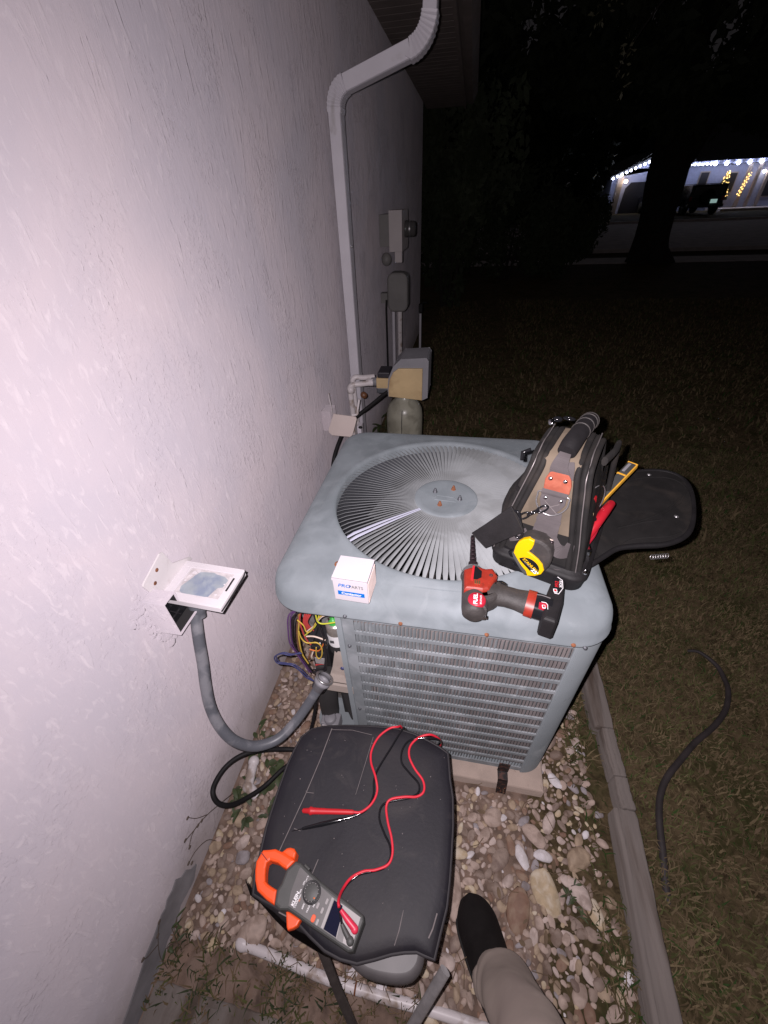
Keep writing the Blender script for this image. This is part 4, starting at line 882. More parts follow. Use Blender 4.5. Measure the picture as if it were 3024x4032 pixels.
# ------------------------------------------------------------------ carton
bxr = empty('contactor_carton', 'small white carton with blue printing, standing on the condenser edge', 'carton', (0.4085, 0.517, ZT + .003), math.radians(-2.5))
HX, HY, HZ = .0345, .030, .063
mb = MB().box(-HX, HX, -HY, HY, 0.0, HZ - .001); mb.build('carton_body', m_box, bxr, bevel=.0008, local=True)
mb = MB().box(-HX - .0008, HX + .0008, -HY - .0012, HY, HZ - .0008, HZ + .0006); mb.box(-HX - .0008, HX + .0008, -HY - .0018, -HY - .0005, HZ - .006, HZ + .0006); mb.build('lid_flap', m_box, bxr, local=True)
MB().box(HX + .0001, HX + .0012, -HY + .003, HY - .002, .001, HZ - .010).build('side_flap', m_boxin, bxr, local=True)
fw = lambda x, z, e=.0004: wm(bxr) @ Vector((x, -HY - e, z))
Rx = (wm(bxr).to_3x3() @ Vector((1, 0, 0))); Rz = Vector((0, 0, 1))
text('lettering', 'PRO', fw(-.0250, .0400), Rx, Rz, .0125, m_blue, bxr, bold=.02, shear=.25, sx=1.05)
text('lettering', 'PARTS', fw(-.0025, .0400), Rx, Rz, .0118, m_grey, bxr, sx=.86)
MB().box(-.0265, .0275, -HY - .0005, -HY - .0001, .017, .028).build('blue_band', m_blue, bxr, local=True)
text('lettering', 'Contactor', fw(.001, .0196, .0008), Rx, Rz, .0095, m_wprint, bxr, bold=.03, align='CENTER')

# ------------------------------------------------------------------ cordless driver lying on its side
dr = empty('cordless_driver', 'red and black cordless driver lying on the condenser edge', 'power tool', (0.70, 0.52, ZT + .002))
S_ = lambda P_, k=1.0: P_
zb = ZT + .003
mb = MB()
# head: round gearbox barrel along +y, lies flat
hc = (0.6415, 0.52, zb + .030)
mb.revolve((hc[0], .462, hc[2]), (0.01, 1, 0), [(0, .0), (.001, .016), (.006, .021), (.018, .0225), (.09, .0235), (.094, .023)], 24)
mb.build('motor_housing', m_grip, dr)
RED_ = [(0.6212, 0.5560), (0.6222, 0.505), (0.640, 0.5055), (0.656, 0.505), (0.668, 0.5095), (0.6743, 0.5244), (0.6845, 0.5473), (0.6756, 0.566), (0.6621, 0.563), (0.642, 0.568)]
mb = MB().prism(RED_, zb + .012, zb + .0555, bev=.008, segs=4); rh_ = mb.build('red_housing', m_redp, dr)
MB().revolve((.640, .557, hc[2]), (0.01, 1, 0), [(0, .0245), (.004, .0243), (.014, .0215), (.022, .016), (.026, .0125), (.03, .0)], 24).build('nose_ring', m_steel, dr)
MB().tube([(.640, .58, hc[2]), (.640, .596, hc[2])], .0095, 16).build('chuck', m_bit, dr)
bt = [(0, .0075)]; yy = 0
for k in range(7): r_ = .0072 - .00045 * k; bt += [(yy, r_), (yy + .009, r_), (yy + .0095, r_ - .0016), (yy + .0125, r_ - .0016)]; yy += .013
bt += [(yy, .0035), (yy + .002, 0)]
MB().revolve((.640, .592, hc[2]), (-.01, 1, -.02), bt, 14).build('step_bit', m_bit, dr)
# black mark panel and bright stripe on the red housing
zt = zb + .056
MB().prism([(.6385, .5285), (.645, .5285), (.6535, .535), (.6545, .551), (.6435, .5635), (.640, .560)], zt, zt + .0006).build('black_label', m_glossy, rh_)
MB().prism([(.6335, .5260), (.6375, .5250), (.6410, .5630), (.6375, .5640)], zt, zt + .0008).build('bright_stripe', m_redl, rh_)
for k in range(3): MB().prism([(.6405 + k * .0038, .5175), (.6432 + k * .0038, .5175), (.6432 + k * .0038, .5262), (.6405 + k * .0038, .5262)], zt, zt + .0008).build('gold_mark', m_brass, rh_)
MB().revolve((.6715, .5435, zt - .004), (0, 0, 1), [(0, .0036), (.0045, .0034), (.0046, .002), (.001, 0)], 12).build('screw_recess', m_dark, rh_)
DB = [(0.6250, 0.500), (0.668, 0.5104), (0.6765, 0.5244), (0.6862, 0.5450), (0.6930, 0.5380), (0.6900, 0.5180), (0.6850, 0.5030), (0.6785, 0.4965), (0.6670, 0.4890), (0.6640, 0.4700), (0.65, 0.4685), (0.634, 0.4705), (0.6250, 0.480)]
MB().prism(DB, zb + .014, zb + .048, bev=.010, segs=4).build('motor_tail', m_grip, dr)
gp = MB().tube(spline([(.662, .517, zb + .030), (.680, .5205, zb + .030), (.700, .5175, zb + .030), (.718, .5130, zb + .030), (.734, .5088, zb + .030), (.744, .5065, zb + .030)], 6), [.027, .0245, .0215, .0215, .0240, .0262], 22, flat=(.82, 1.0)); gp.build('grip', m_grip, dr)
MB().tube(spline([(.682, .545, zb + .03), (.694, .5465, zb + .028), (.704, .543, zb + .028)], 4), [.007, .009, .006], 10).build('trigger', m_glossy, dr)
MB().tube([(.7365, .5085, zb + .030), (.7505, .5045, zb + .030)], [.0268, .0275], 20, flat=(.83, 1.0)).build('red_collar', m_redp, dr)
bat = MB().tube([(.7495, .5048, zb + .030), (.778, .497, zb + .030)], [.0268, .0262], 20, flat=(.82, 1.0)); bo = bat.build('battery', m_glossy, dr)
FT = [(0.7905, 0.566), (0.803, 0.566), (0.8095, 0.555), (0.7975, 0.503), (0.7815, 0.459), (0.7760, .4555), (0.7575, 0.4610), (0.7565, .467), (0.7600, 0.4800), (0.7730, 0.525)]
MB().prism(FT, zb + .002, zb + .050, bev=.007, segs=3).build('battery_foot', m_rubber, dr, fix=True)
MB().prism([(.7805, .522), (.7905, .5195), (.7995, .5335), (.8015, .5520), (.7935, .5600), (.7885, .5610)], zb + .0502, zb + .0508).build('foot_label', m_glossy, dr)
mb = MB().tube([(.7835, .520, zb + .0512), (.7905, .5185, zb + .0512), (.8005, .5335, zb + .0512), (.8030, .5530, zb + .0512), (.7955, .5610, zb + .0512)], .0007, 5); mb.build('label_outline', m_wprint, dr)
for j, (txt, mm, sz) in enumerate((('M12', m_redl, .0085), ('XC4.0', m_wprint, .0065))):
    text('lettering', txt, (.7925 + .0065 * j, .5345, zb + .0514), (.18, 1, 0), (-1, .18, 0), sz, mm, dr, bold=.03)
MB().prism(rrect(.7828, .7892, .5218, .5300, .001, 2), zb + .051, zb + .0516).build('logo_block', m_wprint, dr); MB().prism(rrect(.7838, .7882, .5232, .5286, .001, 2), zb + .0517, zb + .0521).build('logo_mark', m_redl, dr)
MB().prism([(.7520, .4830), (.7600, .4800), (.7665, .4860), (.7705, .5000), (.7560, .5040)], zb + .047, zb + .0508).build('battery_label', m_redd, bo)
MB().prism(rrect(.7580, .7635, .4815, .4890, .001, 2), zb + .0509, zb + .0515).build('logo_block', m_wprint, bo); MB().prism(rrect(.7590, .7626, .4828, .4878, .001, 2), zb + .0516, zb + .052).build('logo_mark', m_redl, bo)
MB().tube([(.7580, .4955, zb + .0515), (.7655, .4945, zb + .0515), (.7680, .4900, zb + .0515), (.7668, .4805, zb + .0512)], .0006, 5).build('label_outline', m_wprint, bo)
text('lettering', 'LITHIUM', (.7745, .4770, zb + .0495), (.1, 1, 0), (-1, .1, 0), .0052, m_wprint, bo, bold=.02)
MB().tube(spline([(.752, .5115, zb + .0515), (.762, .5100, zb + .0520), (.775, .5060, zb + .0515)], 4), .0012, 6).build('painted_highlight', m_rim, bo)  # grey tube imitates a highlight along the glossy battery
dk = MB().revolve((.6452, .4845, zb + .046), (0, 0, 1), [(0, .0162), (.006, .0158), (.0075, .0145), (.0078, 0)], 28); dko = dk.build('round_badge', m_redd, dr)
text('lettering', 'FUEL', (.6455, .4712, zb + .0542), (.03, 1, 0), (-1, .03, 0), .0098, m_wprint, dko, bold=.03, sx=1.15)
text('lettering', 'BRUSHLESS', (.6530, .4722, zb + .0542), (.03, 1, 0), (-1, .03, 0), .0042, m_wprint, dko, bold=.01)
MB().box(.6525, .6665, .4640, .4685, zb + .024, zb + .029).build('belt_clip', m_chrome, dr)

# ------------------------------------------------------------------ tool bag
BO = Vector((.765, .610, ZT + .0015)); BU = Vector((.927, -.375, 0)).normalized(); BW = Vector((.375, .927, 0)).normalized()
bag = empty('tool_bag', 'open black and khaki tool bag standing on the condenser, front flap hanging out', 'tool bag', BO)
FV = (BW * .035 + Vector((0, 0, .25))).normalized(); FN = BU.cross(FV)
def fp(a, v, off=0.0): return BO + BU * a + FV * v + FN * off
FR = lambda off=0.0: frame(BO + FN * off, BU, FV, FN)
def bp(a, d, z): return BO + BU * a + BW * d + Vector((0, 0, z))
def loft(secs, m_, name, parent=bag, n=6, **k):
    vs = []; cnt_ = None
    for (a0, a1, d0, d1, z, r) in secs:
        pl = rrect(a0, a1, d0, d1, r, n); cnt_ = len(pl); vs += [bp(p[0], p[1], z) for p in pl]
    q = MB().add(vs, [(i * cnt_ + j, i * cnt_ + (j + 1) % cnt_, (i + 1) * cnt_ + (j + 1) % cnt_, (i + 1) * cnt_ + j) for i in range(len(secs) - 1) for j in range(cnt_)], True)
    q.add(vs[:cnt_][::-1], [tuple(range(cnt_))]); q.add(vs[-cnt_:], [tuple(range(cnt_))])
    return q.build(name, m_, parent, **k)
loft([(-.083, .083, -.004, .195, .000, .03), (-.092, .092, -.012, .203, .006, .03), (-.094, .094, -.014, .206, .030, .03), (-.096, .096, -.016, .208, .034, .03), (-.096, .096, -.016, .208, .042, .03), (-.092, .092, -.010, .204, .044, .03), (-.088, .088, -.004, .20, .050, .03)], m_rubber, 'rubber_base')
loft([(-.086, .082, .004, .192, .045, .02), (-.082, .072, .014, .19, .12, .02), (-.068, .050, .026, .185, .20, .02), (-.056, .040, .034, .178, .245, .02), (-.046, .032, .045, .168, .258, .02)], m_bagblk, 'bag_body')
# khaki spine and top
mb = MB()
kp = [(-.054, .125), (.047, .125), (.036, .236), (-.040, .236)]
rows = []
for v_, hw0, hw1 in ((.118, -.064, .047), (.16, -.056, .038), (.20, -.048, .031), (.235, -.038, .025)): rows.append([fp(hw0 + (hw1 - hw0) * i / 8, v_, .006 + .002 * math.sin(i / 8 * PI)) for i in range(9)])
for d, z, hw in ((.030, .256, .031), (.045, .263, .030), (.09, .265, .029), (.14, .264, .029), (.172, .256, .029), (.186, .235, .032), (.19, .16, .045)): rows.append([bp(-hw - .006 + 2 * hw * i / 8, d, z + .002 * math.sin(i / 8 * PI)) for i in range(9)])
vs = [p for r in rows for p in r]
mb.add(vs, [(i * 9 + j, i * 9 + j + 1, (i + 1) * 9 + j + 1, (i + 1) * 9 + j) for i in range(len(rows) - 1) for j in range(8)], True); mb.build('khaki_panel', m_khaki, bag)
# zip bands down both sides: a fat cord, a tape and a second cord
for s_, fa, ta in ((-1, ((.040, .074), (.10, .066), (.14, .058), (.19, .0475), (.238, .0375)), (.036, .035, .034, .036, .05)), (1, ((.040, .059), (.10, .050), (.16, .038), (.21, .029), (.238, .024)), (.022, .021, .022, .026, .042))):
    for k, (off, r_, fl_, mm) in enumerate(((0.000, .0054, (1, 1), m_bagblk), (.010, .0068, (.7, 1), m_bagblk), (.0195, .0052, (1, 1), m_bagblk))):
        p_ = [fp(s_ * (hw + off), v_, .006 - .004 * k) for v_, hw in fa]
        for (d, z), hw in zip(((.042, .258), (.09, .264), (.145, .262), (.185, .22), (.196, .12)), ta): p_.append(bp(-.0 + s_ * (hw + off), d, z - .003 * k))
        MB().tube(spline(p_, 6), r_, 10, flat=fl_).build('zip_band', mm, bag)
    p_ = [fp(s_ * (hw + .0150), v_, .0075) for v_, hw in fa] + [bp(s_ * (ta[1] + .0150), d, .267) for d in (.06, .10, .15)]
    MB().tube(spline(p_, 5), .0012, 6).build('zip_teeth', m_tube, bag)
for (v_, a) in ((.055, .088),): MB().ell(fp(a, v_, .006), (.005, .004, .008), 10, 6).build('zip_pull', m_chrome, bag)
MB().ell(bp(-.058, .155, .268), (.007, .012, .006), 10, 6).build('zip_pull', m_chrome, bag); MB().ell(bp(-.050, .172, .268), (.010, .007, .006), 10, 6).build('zip_pull', m_glossy, bag)
MB().tube([bp(-.030 + .010 * math.cos(t), .176 + .005 * math.sin(t), .272) for t in [i * PI / 6 for i in range(13)]], .0022, 6).build('small_ring', m_glossy, bag)
# handle: stitched grip running front to back over the top
hp = [bp(-.004, .030, .276), bp(-.001, .055, .286), bp(.004, .10, .290), bp(.008, .145, .287), bp(.008, .165, .278)]
hd = MB().tube(spline(hp, 6), [.0155, .0165, .0155, .0155, .0155, .014], 18); hdo = hd.build('handle', m_rubber, bag)
hs_ = spline(hp, 6)
for k in (11, 14, 17, 20, 23):
    t_ = (hs_[min(k + 1, len(hs_) - 1)] - hs_[k - 1]).normalized(); MB().revolve(hs_[k], t_, [(-.0012, .0156), (-.0008, .0170), (.0008, .0170), (.0012, .0156)], 20).build('grip_rib', m_grip, hdo)
def strip(pts, w0, name, m_, parent=bag, th=.0018, side=None):
    """flat band through 3D points; side = width direction"""
    P_ = spline(pts, 6); vs = []; n_ = len(P_); W_ = w0 if isinstance(w0, (list, tuple)) else (w0, w0)
    for i, p in enumerate(P_):
        t_ = (P_[min(i + 1, n_ - 1)] - P_[max(i - 1, 0)]).normalized(); s_ = Vector(side); s_ = (s_ - t_ * s_.dot(t_)).normalized(); nn = s_.cross(t_)
        ww = W_[0] + (W_[1] - W_[0]) * i / (n_ - 1)
        for a, b_ in ((-1, -1), (1, -1), (1, 1), (-1, 1)): vs.append(p + s_ * ww / 2 * a + nn * th / 2 * b_)
    q = MB().add(vs, [(i * 4 + j, i * 4 + (j + 1) % 4, (i + 1) * 4 + (j + 1) % 4, (i + 1) * 4 + j) for i in range(n_ - 1) for j in range(4)], False)
    q.add(vs[:4], [(0, 1, 2, 3)]); q.add(vs[-4:], [(3, 2, 1, 0)])
    return q.build(name, m_, parent, bevel=.0004, fix=True)
strip([bp(-.005, .040, .276), bp(-.006, .020, .268), fp(-.0075, .250, .016), fp(-.004, .236, .011)], (.016, .036), 'handle_webbing', m_web, side=BU)
strip([fp(-.004, .260, .010), fp(-.002, .250, .0125), fp(-.001, .230, .010)], (.034, .042), 'webbing_patch', m_web, side=BU)
MB().prism([(-.0235, .2010), (-.0255, .2230), (-.0205, .2375), (-.0110, .2455), (.0000, .2465), (.0100, .2410), (.0165, .2320), (.0205, .2190), (.0205, .2040), (-.0, .1995)], .009, .0135, bev=.0015, frame=FR()).build('leather_patch', m_leather, bag)
for a, v_ in ((-.0165, .2262), (.0085, .2268)): MB().revolve(fp(a, v_, .0135), FN, [(0, .0042), (.0012, .0040), (.0024, .0026), (.0028, 0)], 14).build('rivet', m_chrome, bag)
strip([fp(-.003, .2035, .012), fp(-.003, .1990, .0145), fp(-.003, .1945, .012)], .045, 'webbing_roll', m_web, side=BU, th=.004)
MB().prism([(-.0245, .1960), (.0185, .1960), (.0195, .1800), (.0145, .1690), (.0080, .1600), (-.0030, .1560), (-.0135, .1590), (-.0215, .1690), (-.0255, .1810)], .0085, .0115, bev=.001, frame=FR()).build('webbing_tab', m_web, bag)
for a, v_ in ((-.0165, .1862), (.0108, .1868)): MB().revolve(fp(a, v_, .0115), FN, [(0, .0040), (.0012, .0038), (.0024, .0026), (.0028, 0)], 14).build('rivet', m_chrome, bag)
for a_, b_ in (((-.016, .180), (.010, .160)), ((.010, .180), (-.014, .163))): MB().tube([fp(a_[0], a_[1], .0118), fp(b_[0], b_[1], .0118)], .0006, 5).build('cross_stitch', m_thread, bag)
dpt = [(-.026, .1985), (-.0305, .188), (-.0295, .174), (-.0215, .1615), (-.0100, .1550), (.0035, .1555), (.0155, .1640), (.0235, .1775), (.0240, .190), (.0195, .1985)]
MB().tube(spline([fp(a, v_, .014) for a, v_ in dpt], 5, True), .0015, 8, cap=False).build('d_ring', m_steel, bag)
strip([fp(-.001, .160, .0075), fp(.0, .135, .0085), fp(.0, .115, .011), fp(.001, .098, .010)], (.040, .048), 'spine_webbing', m_web, side=BU)
for v_ in (.142, .125, .109): strip([fp(-.022, v_, .0125), fp(.0, v_ + .001, .0140), fp(.022, v_, .0125)], .007, 'webbing_seam', m_web, side=FV, th=.0012)
# black lower pocket and grey loops that carry the tape
MB().prism([(-.062, .048), (.062, .048), (.055, .126), (-.060, .126)], .001, .0045, frame=FR()).build('lower_pocket', m_bagblk, bag)
strip([fp(-.0640, .078, .006), fp(-.050, .088, .012), fp(-.030, .103, .011)], (.022, .020), 'tape_loop', m_web, side=FV)
strip([fp(.012, .110, .012), fp(.030, .093, .022), fp(.046, .088, .012), fp(.0535, .104, .006)], (.028, .030), 'tape_loop', m_web, side=FV)
strip([fp(.016, .030, .010), fp(.040, .033, .014), fp(.060, .038, .006)], (.025, .022), 'tape_loop', m_web, side=FV)
strip([fp(-.063, .020, .008), fp(-.050, .014, .010), fp(-.034, .006, .008)], (.014, .012), 'tape_loop', m_web, side=FV)
MB().prism([(-.0245, .1010), (-.0245, .1055), (-.010, .1065), (.004, .1105), (.0190, .1095), (.0195, .0995), (.0225, .0835), (.0150, .0870), (.0110, .0975), (-.0130, .0980)], .0185, .0215, bev=.0008, frame=FR()).build('belt_clip', mat('worn_clip', (.55, .46, .40), .35, metal=.6, var=.25, vs=120), bag)
for a, v_ in ((-.022, .1035), (.017, .1045)): MB().revolve(fp(a, v_, .021), FN, [(0, .0045), (.003, .0042), (.004, 0)], 10).build('clip_rivet', m_bit, bag)
MB().prism([(-.056, .048), (-.048, .056), (-.030, .040), (-.014, .022), (-.022, .014), (-.040, .024)], .010, .020, bev=.002, frame=FR()).build('side_buckle', m_glossy, bag)
# left outer pocket, bulging away from the spine
lp = MB(); secs = []
for i in range(9):
    z = .05 + .135 * i / 8; bul = .026 * math.sin(PI * min(1, (i + 1) / 8.5))
    base = -.086 + .020 * (z / .25)
    secs.append([bp(base + .004, .018, z), bp(base - bul * .55, .028, z), bp(base - bul, .07, z), bp(base - bul * 1.1, .11, z), bp(base - bul * .6, .16, z), bp(base + .004, .18, z)])
vs = [p for s_ in secs for p in s_]; lp.add(vs, [(i * 6 + j, (i + 1) * 6 + j, (i + 1) * 6 + j + 1, i * 6 + j + 1) for i in range(8) for j in range(5)], True)
lp.add(secs[-1], [(5, 4, 3, 2, 1, 0)]); lp.build('side_pocket', m_bagblk, bag)
MB().tube(spline([secs[-1][k] for k in range(6)], 5), .004, 8).build('pocket_binding', m_rubber, bag)
MB().tube([bp(-.078, .115, .22), bp(-.092, .110, .212), bp(-.088, .10, .20)], .004, 8).build('strap_stub', m_glossy, bag)
# shoulder strap: hook, links, wide webbing
MB().prism([(-.0668, .1620), (-.0850, .1380), (-.1100, .1040), (-.1322, .0755), (-.1180, .0650), (-.0986, .0517), (-.0800, .0700), (-.0550, .0960), (-.0337, .1173), (-.0450, .1400)], 0, .0035, frame=FR(.035), bev=.0008).build('shoulder_strap', m_rubber, bag)
for a_, b_ in (((-.0625, .1560), (-.0370, .1210)), ((-.1300, .0765), (-.0990, .0545))): MB().tube([fp(a_[0], a_[1], .0388), fp(b_[0], b_[1], .0388)], .0012, 6).build('strap_hem', m_bagblk, bag)
MB().tube(spline([fp(a, v_, .036) for a, v_ in ((-.066, .152), (-.052, .154), (-.046, .140), (-.040, .122), (-.036, .106), (-.044, .100), (-.050, .110))], 5), .0026, 8).build('swivel_hook', m_glossy, bag)
for k in range(3):
    c0 = fp(-.015 - .0135 * k, .167 - .0105 * k, .022 + .003 * k); dd = (fp(-.04, .145, .03) - fp(-.01, .171, .02)).normalized(); up_ = FN if k % 2 else dd.cross(FN)
    MB().tube([c0 + dd * .011 * math.cos(t) + up_ * .0052 * math.sin(t) for t in [i * PI / 8 for i in range(17)]], .0019, 6, cap=False).build('strap_link', m_glossy, bag)
# inside face on the open right hand side, with the rear panel edge
MB().tube(spline([bp(.056, .055, .262), bp(.066, .10, .262), bp(.068, .15, .25), bp(.074, .18, .18), bp(.085, .19, .08)], 6), .009, 8, flat=(1, .6)).build('rear_rim', m_bagblk, bag)
MB().add([bp(.082, .03, .05), bp(.060, .03, .235), bp(.058, .14, .25), bp(.084, .18, .06)], [(0, 1, 2, 3)]).build('tool_panel', m_bagblk, bag)
# front flap, unzipped and hanging out to the right, stiff
FZ = .800
fo = [(.842, .612), (.872, .628), (.905, .655), (.94, .682), (.985, .693), (1.035, .700), (1.075, .722), (1.103, .757), (1.128, .815), (1.147, .880), (1.150, .925), (1.137, .957), (1.105, .973), (1.05, .969), (.995, .950), (.95, .918), (.91, .87), (.885, .80), (.868, .74), (.846, .68)]
foS = [tuple(p)[:2] for p in spline([(a, b_, 0) for a, b_ in fo], 4, True)]
SLF = frame((.86, .66, FZ - .010), Vector((1, .12, .075)).normalized(), Vector((-.12, 1, 0.03)).normalized(), Vector((0, 0, 1)))
conv = lambda p: (Vector((p[0] - .86, p[1] - .66)))
inv2 = Matrix(((1, -.12), (.12, 1))).inverted()
fl_l = [tuple(inv2 @ conv(p)) for p in foS]
flap = MB().prism(fl_l, 0, .012, bev=.005, segs=3, frame=SLF).build('front_flap', m_bagblk, bag)
cx_ = sum(p[0] for p in fl_l) / len(fl_l); cy_ = sum(p[1] for p in fl_l) / len(fl_l)
MB().tube([SLF @ Vector((p[0], p[1], .009)) for p in fl_l + fl_l[:1]], .0058, 8, cap=False).build('flap_binding', m_rubber, flap)
def inner(s_, z): return [SLF @ Vector((cx_ + .02 + (p[0] - cx_) * s_, cy_ + (p[1] - cy_) * s_, z)) for p in fl_l + fl_l[:1]]
MB().tube(inner(.80, .0122), .0016, 5, cap=False).build('flap_seam', m_bagblk, flap)
for k in range(4):
    a = (.10 + .035 * k); MB().tube([SLF @ Vector((a, .07 + .012 * k, .0125)), SLF @ Vector((a + .06, .085 + .02 * k, .0125)), SLF @ Vector((a + .10, .09 + .035 * k, .0125))], .0025, 6).build('flap_crease', m_bagblk, flap)
for p in ((.248, .262), (.236, .10)): MB().revolve(SLF @ Vector((p[0], p[1], .012)), (0, 0, 1), [(0, .005), (.002, .0045), (.003, 0)], 10).build('snap', m_steel, flap)
mb = MB()
for k in range(7): c = Vector((1.006 + .0045 * k, .676 - .0008 * k + .0035 * k * .3, .795 + .001 * k)); mb.tube([c + Vector((0.001 * math.sin(t), .005 * math.cos(t), .005 * math.sin(t))) for t in [i * PI / 4 for i in range(9)]], .0008, 5, cap=False)
mb.build('wire_coil', m_steel, bag)

# ------------------------------------------------------------------ tape measure clipped to the bag
TF = FR()
tm = empty('tape_measure', 'yellow and black tape measure clipped to the front of the bag', 'tape measure', fp(-.01, .05, .02))
TO = [(-.0410, .0718), (-.0405, .088), (-.0375, .0985), (-.0307, .1075), (-.0200, .1142), (-.0090, .1145), (.0030, .1140), (.0140, .1090), (.0215, .1020), (.0262, .0910), (.0281, .0760), (.0270, .0640), (.0217, .0500), (.0150, .0430), (.0060, .0350), (-.0054, .0303), (-.0130, .040), (-.0215, .0475), (-.0320, .0600)]
MB().prism(TO, .012, .046, bev=.006, segs=3, frame=TF).build('case', m_grip, tm, fix=True)
TY = [(-.0408, .0722), (-.0402, .0880), (-.0373, .0987), (-.0304, .1076), (-.0202, .1140), (-.0098, .1125), (-.0090, .1044), (-.0105, .0940), (-.0150, .0855), (-.0051, .0815), (.0060, .0757), (.0155, .0675), (.0206, .0560), (.0180, .0455), (.0080, .0364), (-.0054, .0307), (-.0105, .0405), (-.0204, .0484), (-.0310, .0600)]
MB().prism(TY, .040, .0495, bev=.0018, frame=TF).build('yellow_shell', m_yellow, tm, fix=True)
OV = [(-.0275, .0640), (-.0235, .0680), (-.0170, .0708), (-.0085, .0718), (.0010, .0688), (.0080, .0635), (.0120, .0570), (.0120, .0500), (.0070, .0450), (.0, .0440), (-.0085, .0490), (-.0190, .0565)]
OVs = [tuple(p)[:2] for p in spline([(a, b_, 0) for a, b_ in OV], 3, True)]
MB().prism(OVs, .0490, .0502, frame=TF).build('oval_label', m_glossy, tm)
dxv = (BU * .034 - FV * .0205).normalized(); dyv = (BU * .0205 + FV * .034).normalized()
text('lettering', 'STANLEY', fp(-.0215, .0655, .0506), dxv, dyv, .0082, m_yellow, tm, bold=.03)
text('lettering', 'POWERLOCK', fp(-.0185, .0612, .0506), dxv, dyv, .0036, m_meterl, tm)
text('lettering', "25'", fp(-.0020, .0480, .0506), dxv, dyv, .0105, m_wprint, tm, bold=.03, sx=1.1)
MB().prism([(-.0410, .0735), (-.0450, .0660), (-.0400, .0560), (-.0250, .0390), (-.0120, .0260), (-.0075, .0310), (-.0190, .0450), (-.0330, .0580)], .014, .044, bev=.002, frame=TF).build('bumper', m_meter, tm, fix=True)

# ------------------------------------------------------------------ hand tools in the open side of the bag
pen = empty('utility_knife', 'black and amber utility knife sticking out of the bag', 'knife', (.895, .720, .90))
pa, pb = Vector((.862, .700, .885)), Vector((.970, .828, .925)); pd = (pb - pa).normalized(); ps = pd.cross(Vector((0, 0, 1))).normalized(); pu = ps.cross(pd)
MB().beam(pa, pb, .019, .010, up=pu).build('handle', m_meter, pen, bevel=.003)
MB().beam(pa + ps * .0098, pb + ps * .0098, .003, .0105, up=pu).build('amber_edge', m_yel2, pen, bevel=.001)
MB().beam(pb - pd * .001 - ps * .010, pb - pd * .001 + ps * .011, .003, .0108, up=pu).build('amber_tip', m_yel2, pen, bevel=.001)
MB().beam(pb - pd * .045 - ps * .010, pb - pd * .045 + ps * .008, .005, .0112, up=pu).build('slider', m_yel2, pen, bevel=.001)
MB().beam(pb - pd * .035 - ps * .003, pb - pd * .006 - ps * .003, .006, .0112, up=pu).build('handle_inset', m_hood, pen, bevel=.0008)
pl = empty('pliers', 'pliers with dark red handles leaning out of the bag, under the knife', 'pliers', (.86, .66, .83))
MB().tube(spline([(.848, .640, .845), (.868, .660, .875), (.890, .690, .892), (.908, .716, .896)], 6), [.008, .0095, .0095, .0075], 12).build('handle', mat('red_grip', (.36, .012, .022), .3, var=.1, vs=60), pl)
MB().tube(spline([(.850, .640, .830), (.866, .655, .858), (.876, .672, .884)], 6), [.007, .0085, .0075], 12).build('handle', m_redd, pl)
MB().box(.846, .868, .626, .650, .800, .842).build('jaws', m_chrome, pl, bevel=.004)
sn = empty('wire_ring', 'thin wire ring hooked over the open bag pocket', 'ring', (.87, .70, .92))
MB().tube([(.862 + .022 * math.cos(t), .688 + .040 * math.cos(t) * .35 + .0, .915 + .040 * math.sin(t)) for t in [i * PI / 16 for i in range(33)]], .0011, 6, cap=False).build('loop', m_steel, sn)
MB().ell((.866, .668, .888), (.006, .006, .006), 8, 6).build('clasp', m_glossy, sn)
tc_ = empty('tubing_cutter', 'small red and pale cutter tucked behind the bag zip', 'cutter', (.855, .68, .88))
MB().tube(spline([(.848, .672, .935), (.860, .690, .922), (.868, .690, .900), (.860, .675, .880)], 5), [.007, .009, .008, .005], 10).build('body', m_redl, tc_)
MB().tube(spline([(.846, .655, .915), (.856, .662, .902), (.852, .655, .884), (.845, .650, .870)], 5), [.005, .006, .005, .004], 10).build('jaw', mat('cream_plastic', (.6, .42, .25), .5, var=.1), tc_)
MB().tube([(.852, .665, .87), (.872, .690, .885)], .005, 8).build('knob', m_redl, tc_)

# ------------------------------------------------------------------ folding stool with black padded seat
SZt = .42
stl = empty('folding_stool', 'black padded folding stool with grey shell in front of the condenser', 'stool', (.455, .22, 0))
SEAT = [(0.3299, 0.3909), (0.38, 0.4008), (0.4282, 0.4078), (.468, .4118), (0.5053, 0.4139), (.545, .4085), (0.583, 0.3976), (.606, .389), (0.6239, 0.3797), (0.6304, 0.3301), (0.6377, 0.2972), (.6402, .25), (0.6391, 0.1998), (.6375, .165), (0.6342, 0.1292), (0.6245, 0.0935), (0.6174, 0.0647), (.602, .0665), (0.5881, 0.0684), (.568, .0645), (0.5469, 0.0585), (.52, .048), (0.4927, 0.0385), (.464, .0385), (0.4362, 0.0430), (.406, .0545), (0.3781, 0.0671), (.354, .0735), (0.3301, 0.0793), (.308, .0825), (0.2866, 0.087), (0.2782, 0.1111), (.2768, .135), (0.2735, 0.1591), (.2705, .185), (0.2701, 0.2111), (.2702, .255), (0.272, 0.2981), (.2765, .33), (0.283, 0.359), (.302, .38)]
sc_ = Vector((.455, .225)); n_ = len(SEAT); vs = []
def pillow(x, y):
    return .0028 * math.sin(9 * x + 2) * math.sin(11 * y) - .004 * math.exp(-((x - .40) ** 2) / .00009) * (1 if y > .16 else .3) * .25
rings = [(1.0, -.030), (1.004, -.018), (1.0, -.008), (.985, -.002), (.955, .0015), (.88, .0035), (.75, .0045), (.6, .005), (.45, .0045), (.3, .004), (.15, .004)]
